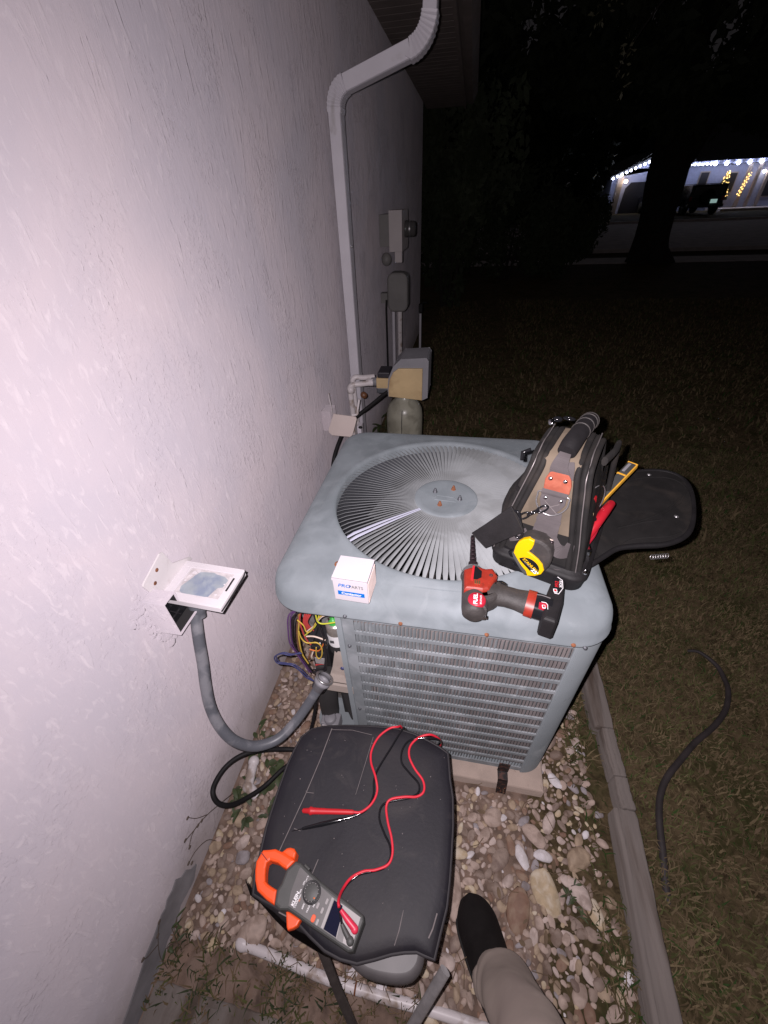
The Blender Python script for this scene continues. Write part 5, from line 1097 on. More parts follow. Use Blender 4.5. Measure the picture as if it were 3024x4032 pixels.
for s_, z in rings:
    for p in SEAT:
        q = sc_ + (Vector(p) - sc_) * s_; vs.append((q.x, q.y, SZt + z + (pillow(q.x, q.y) if z > -.005 else 0)))
mb = MB().add(vs, [(j * n_ + i, j * n_ + (i + 1) % n_, (j + 1) * n_ + (i + 1) % n_, (j + 1) * n_ + i) for j in range(len(rings) - 1) for i in range(n_)], True)
mb.add(vs[-n_:], [tuple(range(n_))], True); mb.add(vs[:n_][::-1], [tuple(range(n_))])
seat = mb.build('seat_pad', m_seat, stl)
MB().tube([(p[0], p[1], SZt - .008) for p in SEAT + SEAT[:1]], .0032, 6, cap=False).build('piping', m_seat_edge, seat)
def thread(pts, r=.0007): MB().tube([(x, y, SZt + .0058) for x, y in pts], r, 5).build('stitch_line', m_thread, seat)
thread([(.352, .385), (.345, .32), (.334, .25), (.322, .19), (.313, .145)], .0009); thread([(.452, .382), (.446, .33), (.438, .265)], .0005); thread([(.350, .382), (.40, .389), (.448, .386)], .0005)
thread([(.392, .152), (.387, .13), (.382, .118)], .0009); thread([(.560, .112), (.556, .086), (.551, .068)], .0008); thread([(.618, .118), (.612, .098), (.606, .086)], .0012); thread([(.345, .072), (.363, .069)], .0010); thread([(.335, .252), (.350, .253)], .0006); thread([(.33, .189), (.342, .188)], .0008)
lr = random.Random(12)
mb = MB()
for _ in range(46):
    x = lr.uniform(.30, .62); y = lr.uniform(.10, .38); mb.ell((x, y, SZt + .0058), (lr.uniform(.0006, .0016), lr.uniform(.0006, .0014), .0005), 5, 3)
mb.build('lint', m_thread, seat)
# loose cloth corner at front left, grey moulded shell below, steel frame
SKT = [(.2600, .105), (.2866, .088), (.3301, .0803), (.3781, .0681), (.4362, .0430), (.4900, .0392)]; SKB = [(.2700, .0870), (.2940, .0800), (.3300, .0640), (.3640, .0510), (.4320, .0375), (.4935, .0365)]
mb = MB(); vs = [(x, y, SZt - .010) for x, y in SKT] + [(x, y + .001, SZt - .042 + .003 * math.sin(40 * x)) for x, y in SKB] + [(x, y + .010, SZt - .044) for x, y in SKB]
mb.add(vs, [(i + 6 * j, i + 1 + 6 * j, i + 7 + 6 * j, i + 6 + 6 * j) for i in range(5) for j in range(2)], True); mb.build('cloth_skirt', m_seat_edge, stl)
RIM = [(.33, .37), (.45, .395), (.57, .385), (.61, .35), (.618, .25), (.612, .12), (.604, .075), (.598, .050), (.578, .033), (.540, .0265), (.497, .029), (.45, .052), (.39, .085), (.34, .13), (.33, .2), (.33, .32)]
RIMs = [tuple(p)[:2] for p in spline([(a, b_, 0) for a, b_ in RIM], 4, True)]
MB().prism(RIMs, SZt - .078, SZt - .028, bev=.012, segs=4, smooth=True).build('seat_shell', m_rim, stl, fix=True)
def leg(pts, r, m_=m_tube, flat=None): return MB().tube(pts, r, 10, flat=flat).build('leg', m_, stl)
leg([(.392, .075, SZt - .07), (.445, .005, .19), (.497, -.060, 0.008)], .0085, m_tubed)
leg([(.640, .060, .34), (.592, -.010, .20), (.530, -.095, .012)], .0085, mat('scuffed_aluminium', (.30, .285, .29), .35, metal=.3, var=.2, vs=60), (.6, 1.15))
leg([(.34, .30, SZt - .07), (.30, .36, .20), (.27, .40, .010)], .0085, m_tubed); leg([(.56, .33, SZt - .07), (.60, .38, .20), (.63, .41, .010)], .0085, m_tube)

# ------------------------------------------------------------------ clamp meter
zc = SZt + .010
cm = empty('clamp_meter', 'orange jawed clamp meter lying on the black stool seat', 'multimeter', (.40, .10, SZt + .006))
JO = [(0.3426, 0.0761), (0.3254, 0.0803), (0.3046, 0.0885), (0.2957, 0.1001), (0.2899, 0.1126), (0.2866, 0.1249), (0.2907, 0.1377), (0.2924, 0.1425), (0.3036, 0.145), (0.3145, 0.148), (0.329, 0.1459), (.3430, .1425), (0.3573, 0.1381), (0.3465, 0.1239)]
JI = [(0.3465, 0.1239), (.336, .1262), (0.3265, 0.1296), (0.3113, 0.1302), (0.307, 0.1263), (0.3079, 0.1189), (.3105, .1110), (0.314, 0.1032), (0.3197, 0.1001), (.329, .0975), (0.3389, 0.0954), (0.3426, 0.0761)]
jaw = MB().prism(JO + JI[1:-1], zc + .006, zc + .030, bev=.004, segs=2, smooth=False).build('jaw', m_orange, cm, fix=True)
MB().prism([(0.3285, 0.1450), (0.3356, 0.1521), (0.3423, 0.1544), (0.3500, 0.1540), (0.3555, 0.1495), (0.3560, 0.1389), (.3430, .1405)], zc + .004, zc + .032, bev=.004, segs=3).build('jaw_knob', m_orange, cm, fix=True)
MB().prism([(.2905, .1372), (.2915, .1388), (.3075, .1300), (.3068, .1285)], zc + .0295, zc + .0304).build('jaw_split', m_redp, cm)
BD = [(0.3465, 0.1239), (0.3591, 0.1374), (0.3696, 0.137), (.390, .128), (0.4135, 0.1184), (0.4519, 0.1061), (.475, .0985), (0.4961, 0.0905), (0.4985, 0.0838), (0.4885, 0.0476), (0.4800, 0.0455), (0.4184, 0.0609), (0.3676, 0.0741), (0.3541, 0.0719), (0.3426, 0.0761), (0.3393, 0.0945), (0.344, 0.1043)]
MB().prism(BD, SZt + .0055, zc + .034, bev=.005, segs=3).build('case', m_meter, cm, fix=True)
FCE = [(0.3700, 0.1277), (0.3725, 0.1300), (0.3966, 0.1190), (0.4377, 0.103), (0.4922, 0.0868), (0.4855, 0.0498), (0.4339, 0.0624), (0.3680, 0.0792), (0.3660, 0.0962)]
zf = zc + .0345
face = MB().prism(FCE, zf - .001, zf + .0008, frame=None).build('face_plate', m_meterf, cm)
MB().prism([(.4383, .1020), (.4425, .1008), (.4345, .0632), (.4300, .0640)], zf + .001, zf + .0016).build('silver_bar', m_meterl, face)
MB().prism([(.4560, .0975), (.4918, .0866), (.4852, .0502), (.4585, .0565)], zf + .001, zf + .0014).build('jack_field', m_meterl, face)
MB().prism([(0.4432, 0.0990), (0.4590, 0.0950), (0.4600, 0.0782), (0.4575, 0.0575), (0.4352, 0.0630)], zf + .0015, zf + .0022).build('display', m_lcd, face)
MB().prism([(.4605, .075), (.4700, .0725), (.4700, .0530), (.4590, .0555)], zf + .0015, zf + .002).build('jack_panel', m_meterf, face)
DC = Vector((.4022, .1018, zf)); dl = MB().revolve(DC, (0, 0, 1), [(0, .0158), (.004, .0158), (.0045, .0140), (.003, .0138), (.0032, .0128)], 36); dlo = dl.build('dial_ring', m_black, face)
MB().revolve(DC + Vector((0, 0, .002)), (0, 0, 1), [(0, .0125), (.003, .0122), (.0035, .011), (.0036, 0)], 30).build('dial', m_meter, dlo)
for k in range(14):
    a = k * PI / 7.5; MB().tube([DC + Vector((.0112 * math.cos(a), .0112 * math.sin(a), .0056)), DC + Vector((.0122 * math.cos(a), .0122 * math.sin(a), .0052))], .0007, 5).build('dial_notch', m_meterl, dlo)
MB().ell(DC + Vector((.007, -.0065, .0056)), (.0018, .0012, .0004), 8, 4).build('dial_mark', WIRE['orange'], dlo)
mx_ = Vector((.125, .49, 0)).normalized(); my_ = Vector((-.49, .125, 0)).normalized()
text('lettering', 'KLEIN', (.3765, .0795, zf + .0012), mx_, my_, .0072, m_wprint, face, bold=.04)
text('lettering', 'TOOLS', (.3800, .0778, zf + .0012), mx_, my_, .0042, m_wprint, face, bold=.03)
for i, (x, y, t_, mm, s_) in enumerate(((.3822, .0960, '400A', m_wprint, .0032), (.3838, .0905, '40A', m_wprint, .0034), (.3852, .0868, 'V~', WIRE['orange'], .0040), (.3932, .0790, '600V', m_wprint, .0036), (.4022, .0765, 'HOLD', m_wprint, .0036), (.3850, .1080, 'OFF', m_wprint, .0032), (.4112, .0845, 'Hz', m_wprint, .0036), (.3880, .1130, 'CAT III', m_wprint, .0028))):
    text('lettering', t_, (x, y, zf + .0012), mx_, my_, s_, mm, face, bold=.02)
for (x, y, mm) in ((.4145, .0720, m_orange), (.4225, .0690, m_meterl), (.4265, .0835, m_meterl), (.4312, .0955, m_meterl), (.4175, .0880, m_meterl)):
    T_ = frame((x, y, zf + .0008), mx_, my_, (0, 0, 1)); MB().prism(rrect(-.0042, .0042, -.0022, .0022, .0018, 3) if mm is not m_orange else rrect(-.0048, .0048, -.0034, .0034, .003, 4), 0, .0016, bev=.0006, frame=T_).build('button', mm, face)
MB().prism([(.3735, .1338), (.3850, .1285), (.3872, .1332), (.3760, .1382)], zc + .010, zc + .026, bev=.002).build('side_button', m_meter, cm)
MB().prism([(0.3600, 0.0760), (0.3897, 0.0690), (0.3860, 0.0600), (0.3800, .0560), (0.3722, 0.0528), (.3690, .0560)], SZt + .008, zc + .014, bev=.003, segs=3).build('jaw_trigger', m_orange, cm, fix=True)
jk = MB(); jk.revolve((.4815, .0575, zf + .001), (0, 0, 1), [(0, .0062), (.007, .0060), (.009, .0045), (.0092, 0)], 16); jk.tube([(.4815, .0575, zf + .005), (.4700, .0675, zf + .006), (.4640, .0735, zf + .008)], [.0050, .0042, .003], 10); jk.build('black_plug', m_meter, cm)
jk = MB(); jk.revolve((.4858, .0715, zf + .001), (0, 0, 1), [(0, .0060), (.009, .0060), (.011, .0045), (.0112, 0)], 16); jk.tube([(.4850, .0725, zf + .008), (.4720, .0800, zf + .011), (.4590, .0885, zf + .013)], [.0056, .0050, .0032], 12)
# ------------------------------------------------------------------ test leads
zl = SZt + .0085
tl = empty('red_test_lead', 'red test lead curling over the black stool from the clamp meter', 'test lead', (.52, .28, SZt))
jk.build('plug', mat('red_plug', (.60, .03, .07), .4, var=.05), tl)
R1 = [(0.455, 0.0912, zf + .013), (0.4512, 0.1002, zf + .008), (0.4507, 0.118, zl + .014), (0.4603, 0.1363, zl + .003), (0.4803, 0.1493, zl), (0.5021, 0.1552, zl), (0.5231, 0.1664, zl), (0.5291, 0.183, zl), (0.524, 0.2053, zl), (0.5122, 0.2301, zl), (0.5049, 0.2545, zl), (0.5122, 0.2677, zl + .002), (0.5396, 0.2763, zl + .003), (0.5643, 0.2818, zl), (0.5774, 0.2935, zl), (0.5739, 0.3126, zl), (0.5536, 0.3326, zl), (0.5391, 0.3547, zl), (0.5397, 0.3771, zl), (0.5583, 0.3982, zl), (0.585, 0.4080, zl - .002), (.606, .412, SZt - .03), (.60, .425, .30), (.56, .435, .24), (.52, .43, .30), (.512, .424, SZt - .02), (0.5045, 0.4130, zl - .002), (0.4864, 0.4055, zl), (0.4647, 0.383, zl), (0.4545, 0.3534, zl), (0.4578, 0.3289, zl), (0.4734, 0.3017, zl + .003), (0.4814, 0.2775, zl), (0.4746, 0.2547, zl), (0.4576, 0.2374, zl + .001), (0.4426, 0.2336, zl + .003)]
leadr = MB().tube(spline(R1, 8), .00235, 10); leadr.build('lead', mat('red_lead', (.62, .018, .04), .5, var=.02), tl)
pr = MB().revolve((.4426, .2336, zl + .003), Vector((.3405 - .4426, .2190 - .2336, 0)), [(0, .0032), (.004, .0042), (.030, .0048), (.056, .0050), (.062, .0054), (.078, .0056), (.084, .0060), (.087, .0072), (.090, .0072), (.092, .0050), (.104, .0042), (.107, .0)], 14); pr.build('probe', m_redl, tl)
tb = empty('black_test_lead', 'black test lead running beside the red one on the stool', 'test lead', (.50, .28, SZt))
zk = zl - .0008
B1 = [(.464, .0735, zf + .008), (0.4515, 0.0990, zf + .004), (0.4488, 0.112, zl + .010), (0.4560, 0.1285, zk + .001), (0.4735, 0.1440, zk), (0.4945, 0.1518, zk), (0.5160, 0.1605, zk), (0.5262, 0.1761, zk), (0.5222, 0.1945, zk), (0.5085, 0.2110, zk), (0.4946, 0.2326, zk), (0.4955, 0.2534, zk), (0.5125, 0.2650, zk), (0.549, 0.2771, zk), (0.5666, 0.2896, zk), (0.5648, 0.3061, zk), (0.5432, 0.3227, zk), (0.524, 0.3406, zk), (0.5235, 0.3687, zk), (0.5415, 0.3905, zk), (0.590, 0.4010, zk), (.606, .405, SZt - .02), (.585, .42, .33), (.54, .425, .31), (.522, .42, SZt - .02), (0.5161, 0.4081, zk), (0.4962, 0.3643, zk), (0.4764, 0.3206, zk), (0.4711, 0.2962, zk), (0.4749, 0.2688, zk), (0.4657, 0.2432, zk), (0.4466, 0.2296, zk), (0.4238, 0.2194, zk + .001)]
MB().tube(spline(B1, 8), .0022, 10).build('lead', m_glossy, tb)
MB().revolve((.4238, .2194, zk + .001), Vector((.3468 - .4238, .1907 - .2194, 0)), [(0, .0028), (.01, .0038), (.045, .0042), (.055, .0036), (.075, .0030), (.082, .0022), (.083, .0009), (.102, .0006), (.103, 0)], 12).build('probe', m_glossy, tb)

# ------------------------------------------------------------------ person: one leg of whoever stands behind the phone
per = empty('person', 'lower leg in khaki grey trousers and a black shoe at the bottom edge', 'person', (.76, .11, 0))
me = bpy.data.meshes.new('leg_body'); bm = bmesh.new()
jt = [(.758, .120, .034, .018), (.764, .100, .050, .022), (.770, .078, .085, .030), (.775, .020, .26, .040), (.785, -.055, .48, .052), (.77, -.16, .72, .068), (.75, -.22, .86, .085)]
bv = [bm.verts.new((j[0] - .76, j[1] - .11, j[2])) for j in jt]
for a, b_ in zip(bv, bv[1:]): bm.edges.new((a, b_))
bm.to_mesh(me); bm.free()
body = bpy.data.objects.new('leg', me); COL.objects.link(body); body.parent = per; me.materials.append(m_skin)
sk = body.modifiers.new('skin', 'SKIN'); me.skin_vertices or me.attributes
if not me.skin_vertices:
    bpy.context.view_layer.objects.active = body
for i, j in enumerate(jt):
    try: me.skin_vertices[0].data[i].radius = (j[3] * .8, j[3] * .8); me.skin_vertices[0].data[i].use_root = (i == len(jt) - 1)
    except Exception: pass
body.modifiers.new('sub', 'SUBSURF').render_levels = 1
def shoe_ring(t):
    # centre line from heel to toe, half width, height
    heel = Vector((.790, .035)); toe = Vector((.706, .214)); c = heel.lerp(toe, t)
    hw = .037 + .0115 * math.sin(PI * .5 * min(1, t / .62)) if t < .70 else .0485 * math.sqrt(max(0.0, 1 - ((t - .68) / .322) ** 2)) + .0005
    hw = max(hw, .002); top = .110 - .040 * min(1, max(0, (t - .20) / .45)) - .026 * max(0, (t - .50) / .5) ** 1.2
    return c, hw, top
mb = MB(); vs = []; NS = 26; NR = 14
sdir = Vector((.906, .424))
for i in range(NS + 1):
    t = 1 - (1 - i / NS) ** 1.9; c, hw, top = shoe_ring(t)
    for k in range(NR + 1):
        a = PI * k / NR; x = math.cos(a); z = math.sin(a) ** .75
        q = c + sdir * (hw * x * (1 if z < .35 else 1 - .12 * z)); vs.append((q.x, q.y, .016 + (top - .016) * z))
m_ = NR + 1
mb.add(vs, [(i * m_ + k, i * m_ + k + 1, (i + 1) * m_ + k + 1, (i + 1) * m_ + k) for i in range(NS) for k in range(NR)], True)
mb.build('shoe', m_shoe, per, fix=True)
mb = MB(); L_ = []; R_ = []
for i in range(NS + 1):
    c, hw, top = shoe_ring(1 - (1 - i / NS) ** 1.9); a = c + sdir * (hw + .003); b_ = c - sdir * (hw + .003); L_.append((a.x, a.y)); R_.append((b_.x, b_.y))
mb.prism(L_ + R_[::-1], .003, .020, bev=.003).build('shoe_sole', m_sole, per, fix=True)
# trouser leg with a folded hem and creases
tr = [((.772, .078, .088), .050, .044), ((.773, .076, .100), .054, .048), ((.775, .072, .125), .056, .050), ((.776, .066, .155), .055, .050), ((.778, .050, .20), .057, .052), ((.780, .030, .26), .058, .054), ((.784, .002, .34), .062, .058), ((.787, -.035, .43), .068, .064), ((.787, -.06, .49), .074, .070), ((.78, -.10, .58), .080, .076), ((.77, -.15, .70), .088, .085), ((.755, -.20, .84), .10, .10)]
NK = 40; vs = []; P_ = [Vector(c[0]) for c in tr]
PP = spline(P_, 5); RA = [Vector((c[1], c[2], 0)) for c in tr]; RR = spline(RA, 5)
for i, p in enumerate(PP):
    for k in range(NK):
        a = 2 * PI * k / NK; z = p.z
        w_ = 1 + .07 * math.sin(2 * a + 24 * z) * math.sin(15 * z + 1) + .025 * math.sin(5 * a - 30 * z) + .03 * math.exp(-((z - .14) / .02) ** 2) * math.sin(4 * a + 1) + .07 * math.exp(-((z - .140) / .008) ** 2) + .05 * (z < .136)
        vs.append((p.x + RR[i].x * w_ * math.cos(a), p.y + RR[i].y * w_ * math.sin(a), z + .006 * math.sin(2 * a + .6) * math.exp(-((z - .09) / .05) ** 2)))
MB().add(vs, [(i * NK + k, i * NK + (k + 1) % NK, (i + 1) * NK + (k + 1) % NK, (i + 1) * NK + k) for i in range(len(PP) - 1) for k in range(NK)], True).build('trouser_leg', m_trouser, per)
vs = []; hz = [(.083, .047), (.085, .053), (.094, .0575), (.106, .0585), (.117, .0570), (.123, .0545), (.1235, .050)]
for z, r_ in hz:
    for k in range(NK):
        a = 2 * PI * k / NK; w_ = 1 + .05 * math.sin(2 * a + 1.2) + .035 * math.sin(5 * a + 40 * z) + .02 * math.sin(9 * a)
        vs.append((.7725 + r_ * w_ * math.cos(a), .0745 + r_ * .9 * w_ * math.sin(a), z + .008 * math.sin(a + 2.2) + .003 * math.sin(4 * a)))
MB().add(vs, [(i * NK + k, i * NK + (k + 1) % NK, (i + 1) * NK + (k + 1) % NK, (i + 1) * NK + k) for i in range(len(hz) - 1) for k in range(NK)], True).build('hem_fold', m_trouser, per)
# ------------------------------------------------------------------ water conditioner behind the condenser
ws = empty('water_softener', 'tan headed water softener on a grey green tank behind the condenser', 'water softener', (.325, 1.85, 0))
MB().revolve((.325, 1.85, 0), (0, 0, 1), [(0, .088), (.02, .092), (.30, .090), (.55, .089), (.585, .085), (.612, .072), (.632, .050), (.645, .038), (.655, .036), (.67, .036)], 36).build('tank', m_tank, ws)
MB().tube([(.322, 1.7585, .02), (.322, 1.7588, .30), (.323, 1.7595, .55), (.324, 1.767, .595), (.325, 1.80, .63)], .0016, 6).build('tank_seam', m_rubber, ws)
# valve head: flat aged front plate with a grey hood behind it
hdp = [(.258, .672), (.405, .660), (.440, .668), (.440, .80), (.425, .812), (.300, .808), (.272, .775), (.260, .73)]
fhp = [(.262, .676), (.418, .662), (.418, .808), (.310, .806), (.285, .788), (.268, .755), (.262, .715)]
MB().prism(fhp, 0, .010, frame=frame((0, 1.775, 0), (1, 0, 0), (0, 0, 1), (0, -1, 0)), bev=.003).build('control_panel', m_tan, ws)
MB().prism([(.258, .672), (.420, .660), (.443, .672), (.443, .838), (.433, .852), (.320, .845), (.285, .812), (.262, .76), (.256, .71)], 0, .16, frame=frame((0, 1.776, 0), (1, 0, 0), (0, 0, 1), (0, 1, 0))).build('hood', m_hood, ws, bevel=.012, fix=True)
MB().box(.198, .262, 1.80, 1.86, .700, .748).build('meter_body', m_tan, ws, bevel=.004)
MB().box(.205, .262, 1.803, 1.90, .748, .775).build('meter_cover', m_fardark, ws, bevel=.005)
MB().box(.196, .285, 1.81, 1.88, .672, .700).build('bypass_valve', m_bolt, ws, bevel=.006)
MB().cyl((.17, 1.83, .722), (.205, 1.83, .722), .020, n=14).build('union_nut', m_hood, ws)
pv = empty('pvc_pipes', 'pair of white plastic pipes from the wall to the tan valve', 'pipes', (.08, 1.79, .55))
for dy, dz, dx in ((0, 0, 0), (.045, .020, .004)):
    MB().tube(spline([(.083 + dx, 1.76 + dy, .40), (.083 + dx, 1.76 + dy, .60), (.080 + dx, 1.76 + dy, .700 + dz), (.084 + dx, 1.76 + dy, .722 + dz), (.10 + dx, 1.765 + dy, .729 + dz), (.13, 1.775 + dy, .729 + dz * .7), (.180, 1.80 + dy, .728 + dz * .6)], 6), .0125, 12).build('pipe', m_pvc, pv)
MB().revolve((.083, 1.76, .690), (0, 0, 1), [(0, .0125), (.001, .0165), (.03, .0165), (.031, .0125)], 14).build('coupling', m_pvc, pv)
MB().revolve((.182, 1.80, .729), (-1, -.1, 0), [(0, .0165), (.03, .0165), (.031, .0125)], 14).build('coupling', m_pvc, pv)
hb = empty('drain_hose', 'black hose running from the tan valve down behind the wall outlet', 'hose', (.15, 1.7, .6))
MB().tube(spline([(.285, 1.80, .695), (.25, 1.78, .690), (.19, 1.72, .655), (.13, 1.66, .620), (.09, 1.60, .59), (.07, 1.53, .55), (.058, 1.47, .50), (.055, 1.44, .44), (.06, 1.43, .36)], 6), .0085, 10).build('hose_tube', m_rubber, hb)
o = MB().revolve((.112, 1.88, .635), (.6, -1, .1), [(0, .016), (.02, .015), (.022, .009), (.028, 0)], 12).build('hose_nozzle', WIRE['brown']); tag(o, 'small red brown plug beside the white downspout foot', 'plug')
# outlet cover with its lid hanging open
ob = empty('outlet_cover', 'beige weatherproof outlet cover hanging open on the wall behind the condenser', 'outlet cover', (.0, 1.5, .6))
MB().prism([(.070, .700), (.078, .697), (.166, .690), (.170, .680), (.150, .614), (.140, .606), (.060, .609), (.046, .620), (.044, .632)], 0, .004, frame=frame((0, 1.50 - .25 * .655, 0), (1, 0, 0), (0, .25, 1), (0, -1, 0)), bev=.001).build('cover_flap', mat('beige_flap', (.60, .51, .48), .6, var=.05), ob)
MB().box(.002, .045, 1.54, 1.62, .60, .690).build('outlet_body', STUCCO, ob, bevel=.003)
MB().tube(spline([(.066, 1.5, .700), (.070, 1.49, .735), (.066, 1.49, .77), (.066, 1.49, .795)], 5), .0022, 6).build('hinge_wire', m_pvc, ob)
MB().tube(spline([(.150, 1.51, .695), (.172, 1.51, .700), (.176, 1.51, .72), (.186, 1.51, .765)], 5), .0042, 8).build('hinge_arm', m_pvc, ob)
MB().box(.092, .124, 1.62, 1.66, .40, .622).build('white_post', m_pvc, ob); MB().box(.142, .160, 1.60, 1.64, .40, .60).build('white_post', m_down, ob)
for k, z in enumerate((.60, .55, .515)): MB().ell((.160, 1.59, z), (.010, .008, .006), 8, 6).build('valve_tab', m_rubber, ob)
# rock and weeds between wall and tank
o = MB(); sv = stone_shape(np.random.default_rng(3), IV3, .3); o.add([(.19 + p[0] * .075, 2.05 + p[1] * .07, .045 + p[2] * .065) for p in sv], IF3, True); o = o.build('rock', mat('pale_rock', (.40, .38, .40), .9, var=.3, vs=20, bump=.6, bs=40)); tag(o, 'pale rock beside the water softener tank', 'rock')
# ------------------------------------------------------------------ meter group far along the wall
mt = empty('electric_meter', 'electric meter with white breaker box and grey can, far along the wall', 'electric meter', (0, 3.0, .9))
MB().box(.072, .155, 3.0, 3.30, 1.135, 1.350).build('breaker_box', m_meterbox, mt, bevel=.002)
MB().box(.002, .072, 3.05, 3.25, 1.16, 1.33).build('mounting_frame', m_metercan, mt)
MB().box(.105, .150, 3.02, 3.07, 1.075, 1.135).build('conduit_stub', m_meterbox, mt)
MB().revolve((.155, 3.14, 1.248), (1, 0, 0), [(0, .045), (.015, .047), (.020, .043), (.060, .042), (.070, .036), (.072, 0)], 24).build('meter_dome', m_glass, mt)
MB().revolve((.185, 3.14, 1.248), (1, 0, 0), [(0, .0435), (.008, .0435)], 24).build('meter_ring', m_steel, mt)
MB().ell((.048, 3.02, 1.095), (.034, .03, .038), 12, 8).build('weatherhead', m_metercan, mt)
MB().prism(rrect(.050, .190, .782, 1.020, .045, 6), 0, .10, frame=frame((0, 3.10, 0), (1, 0, 0), (0, 0, 1), (0, -1, 0)), bev=.012).build('meter_can', m_metercan, mt)
MB().tube([(.128, 3.05, .79), (.127, 3.05, .66), (.126, 3.05, .20)], [.018, .0165, .0165], 12).build('conduit', m_pvc, mt)
MB().tube([(.078, 3.08, .80), (.076, 3.08, .20)], .012, 10).build('conduit', m_down, mt)
MB().tube([(.044, 3.0, .86), (.040, 3.0, .80), (.039, 3.0, .30)], .0065, 8).build('ground_cable', m_rubber, mt)
MB().box(.004, .05, 3.0, 3.06, .84, .90).build('mounting_box', m_metercan, mt)
hbb = empty('hose_bib', 'small black hose tap standing off the wall beyond the meter', 'tap', (.17, 4.0, .0))
MB().box(.165, .20, 3.96, 4.0, .58, .65).build('tap_body', m_rubber, hbb, bevel=.004); MB().tube([(.18, 3.98, .64), (.21, 3.97, .665), (.24, 3.96, .66)], .009, 8).build('spout', m_rubber, hbb)
MB().tube([(.18, 3.98, .57), (.183, 3.98, .0)], .011, 8).build('riser', m_down, hbb)

# ------------------------------------------------------------------ small wall and ground items
o = MB().tube(spline([(.215, .44, .10), (.20, .420, .150), (.165, .408, .17), (.12, .385, .205), (.08, .357, .226), (.05, .326, .224), (.04, .288, .225), (.045, .262, .223), (.06, .250, .199), (.08, .259, .165), (.10, .288, .13), (.13, .33, .106), (.165, .380, .104), (.20, .425, .08), (.235, .47, .07)], 8), .0062, 10).build('black_cable', m_rubber); tag(o, 'thick black cable making a loop between wall and stool', 'cable')
MB_ = MB().tube(spline([(.27, .50, .36), (.25, .475, .25), (.225, .44, .14), (.21, .43, .06)], 6), .0045, 8).build('thin_cable', m_rubber); tag(MB_, 'thin black cable hanging below the conduit end', 'cable')
de = empty('drain_pipe', 'short white plastic drain elbow by the wall foot, inside the cable loop', 'drain pipe', (.06, .36, 0))
MB().tube([(.052, .398, .055), (.062, .335, .050)], .0135, 14).build('pipe', m_pvc, de)
MB().ell((.052, .398, .055), (.0165, .0165, .0165), 16, 10).build('pipe_end', m_pvc, de); MB().ell((.062, .334, .050), (.0160, .0160, .0160), 16, 10).build('elbow', m_pvc, de)
MB().tube([(.062, .334, .050), (.088, .322, .028)], [.0150, .0135], 14).build('outlet', m_pvc, de)
wp = empty('white_pipe', 'dirty white plastic pipe lying across the ground at the bottom', 'pipe', (.45, .02, 0))
MB().tube(spline([(.185, .036, .014), (.272, .030, .015), (.388, .020, .016), (.52, .016, .016), (.649, .016, .015), (.80, .010, .012)], 6), .0105, 12).build('pipe', m_pvc, wp)
MB().ell((.180, .037, .015), (.019, .015, .013), 12, 8).build('pipe_end', m_pvc, wp)
MB().revolve((.46, .0175, .016), (1, -.02, 0), [(0, .0105), (.0, .0115), (.004, .0115), (.004, .0105)], 14).build('joint', m_rust, wp)
o = MB().tube(spline([(1.50, 1.02, .035), (1.53, 1.01, .05), (1.565, .965, .05), (1.568, .915, .052), (1.560, .865, .052), (1.524, .798, .05), (1.465, .736, .05), (1.387, .674, .05), (1.328, .618, .05), (1.269, .559, .048), (1.234, .506, .046), (1.213, .446, .044), (1.200, .373, .038), (1.192, .32, .026), (1.188, .26, .008)], 8), [.005, .0075, .008, .0082, .0085, .009, .009], 12).build('garden_hose', m_hose); tag(o, 'dark dusty hose curving through the grass at the right', 'hose')
# weeds
def leafp(mb, base, d, L_, W_, droop=.4):
    base = Vector(base); d = Vector(d).normalized(); s_ = d.cross(Vector((0, 0, 1)))
    if s_.length < .1: s_ = Vector((1, 0, 0))
    s_.normalize(); P_ = []
    for i in range(5):
        t = i / 4; c = base + d * L_ * t + Vector((0, 0, -droop * L_ * t * t)); wv = W_ * math.sin(PI * min(.97, t * .9 + .08)) ** .8
        P_ += [c - s_ * wv / 2, c + Vector((0, 0, -wv * .12)), c + s_ * wv / 2]
    mb.add(P_, [(i * 3 + j, i * 3 + j + 1, (i + 1) * 3 + j + 1, (i + 1) * 3 + j) for i in range(4) for j in range(2)], True)
def weed(x, y, n, L_, W_, seed, label, h=.05, cat='weed', m_=None):
    r = random.Random(seed); t = empty('weed', label, cat, (x, y, 0), group=None)
    st = MB(); lv_ = MB()
    for k in range(n):
        a = r.uniform(0, 2 * PI); b_ = Vector((x + r.uniform(-.02, .02), y + r.uniform(-.03, .03), .005)); tp = b_ + Vector((math.cos(a) * h * .7, math.sin(a) * h * .7, h * r.uniform(.5, 1.2)))
        tp.x = max(tp.x, .012); st.tube([b_, b_.lerp(tp, .5) + Vector((0, 0, .008)), tp], .0009, 5)
        for j in range(3):
            q = b_.lerp(tp, .45 + .27 * j); aa = a + r.uniform(-1.3, 1.3); dd = Vector((math.cos(aa), math.sin(aa), r.uniform(.1, .8)))
            if q.x < .03: dd.x = abs(dd.x)
            leafp(lv_, q, dd, L_ * r.uniform(.6, 1.2), W_ * r.uniform(.6, 1.2))
    st.build('stem', m_grey_leaf, t); lv_.build('leaves', m_ or m_leaf, t); return t
weed(.050, .445, 5, .030, .014, 3, 'leafy green weed behind the white drain elbow', .05)
weed(.105, .385, 8, .034, .020, 4, 'broad leaved olive weed right of the white drain elbow', .04)
weed(.040, .325, 6, .034, .012, 5, 'narrow leaved weed left of the white drain elbow', .05)
weed(.060, .285, 5, .030, .013, 6, 'low weed under the near end of the cable loop', .03)
weed(.155, .30, 5, .026, .015, 9, 'small flat weed beside the seat edge', .02)
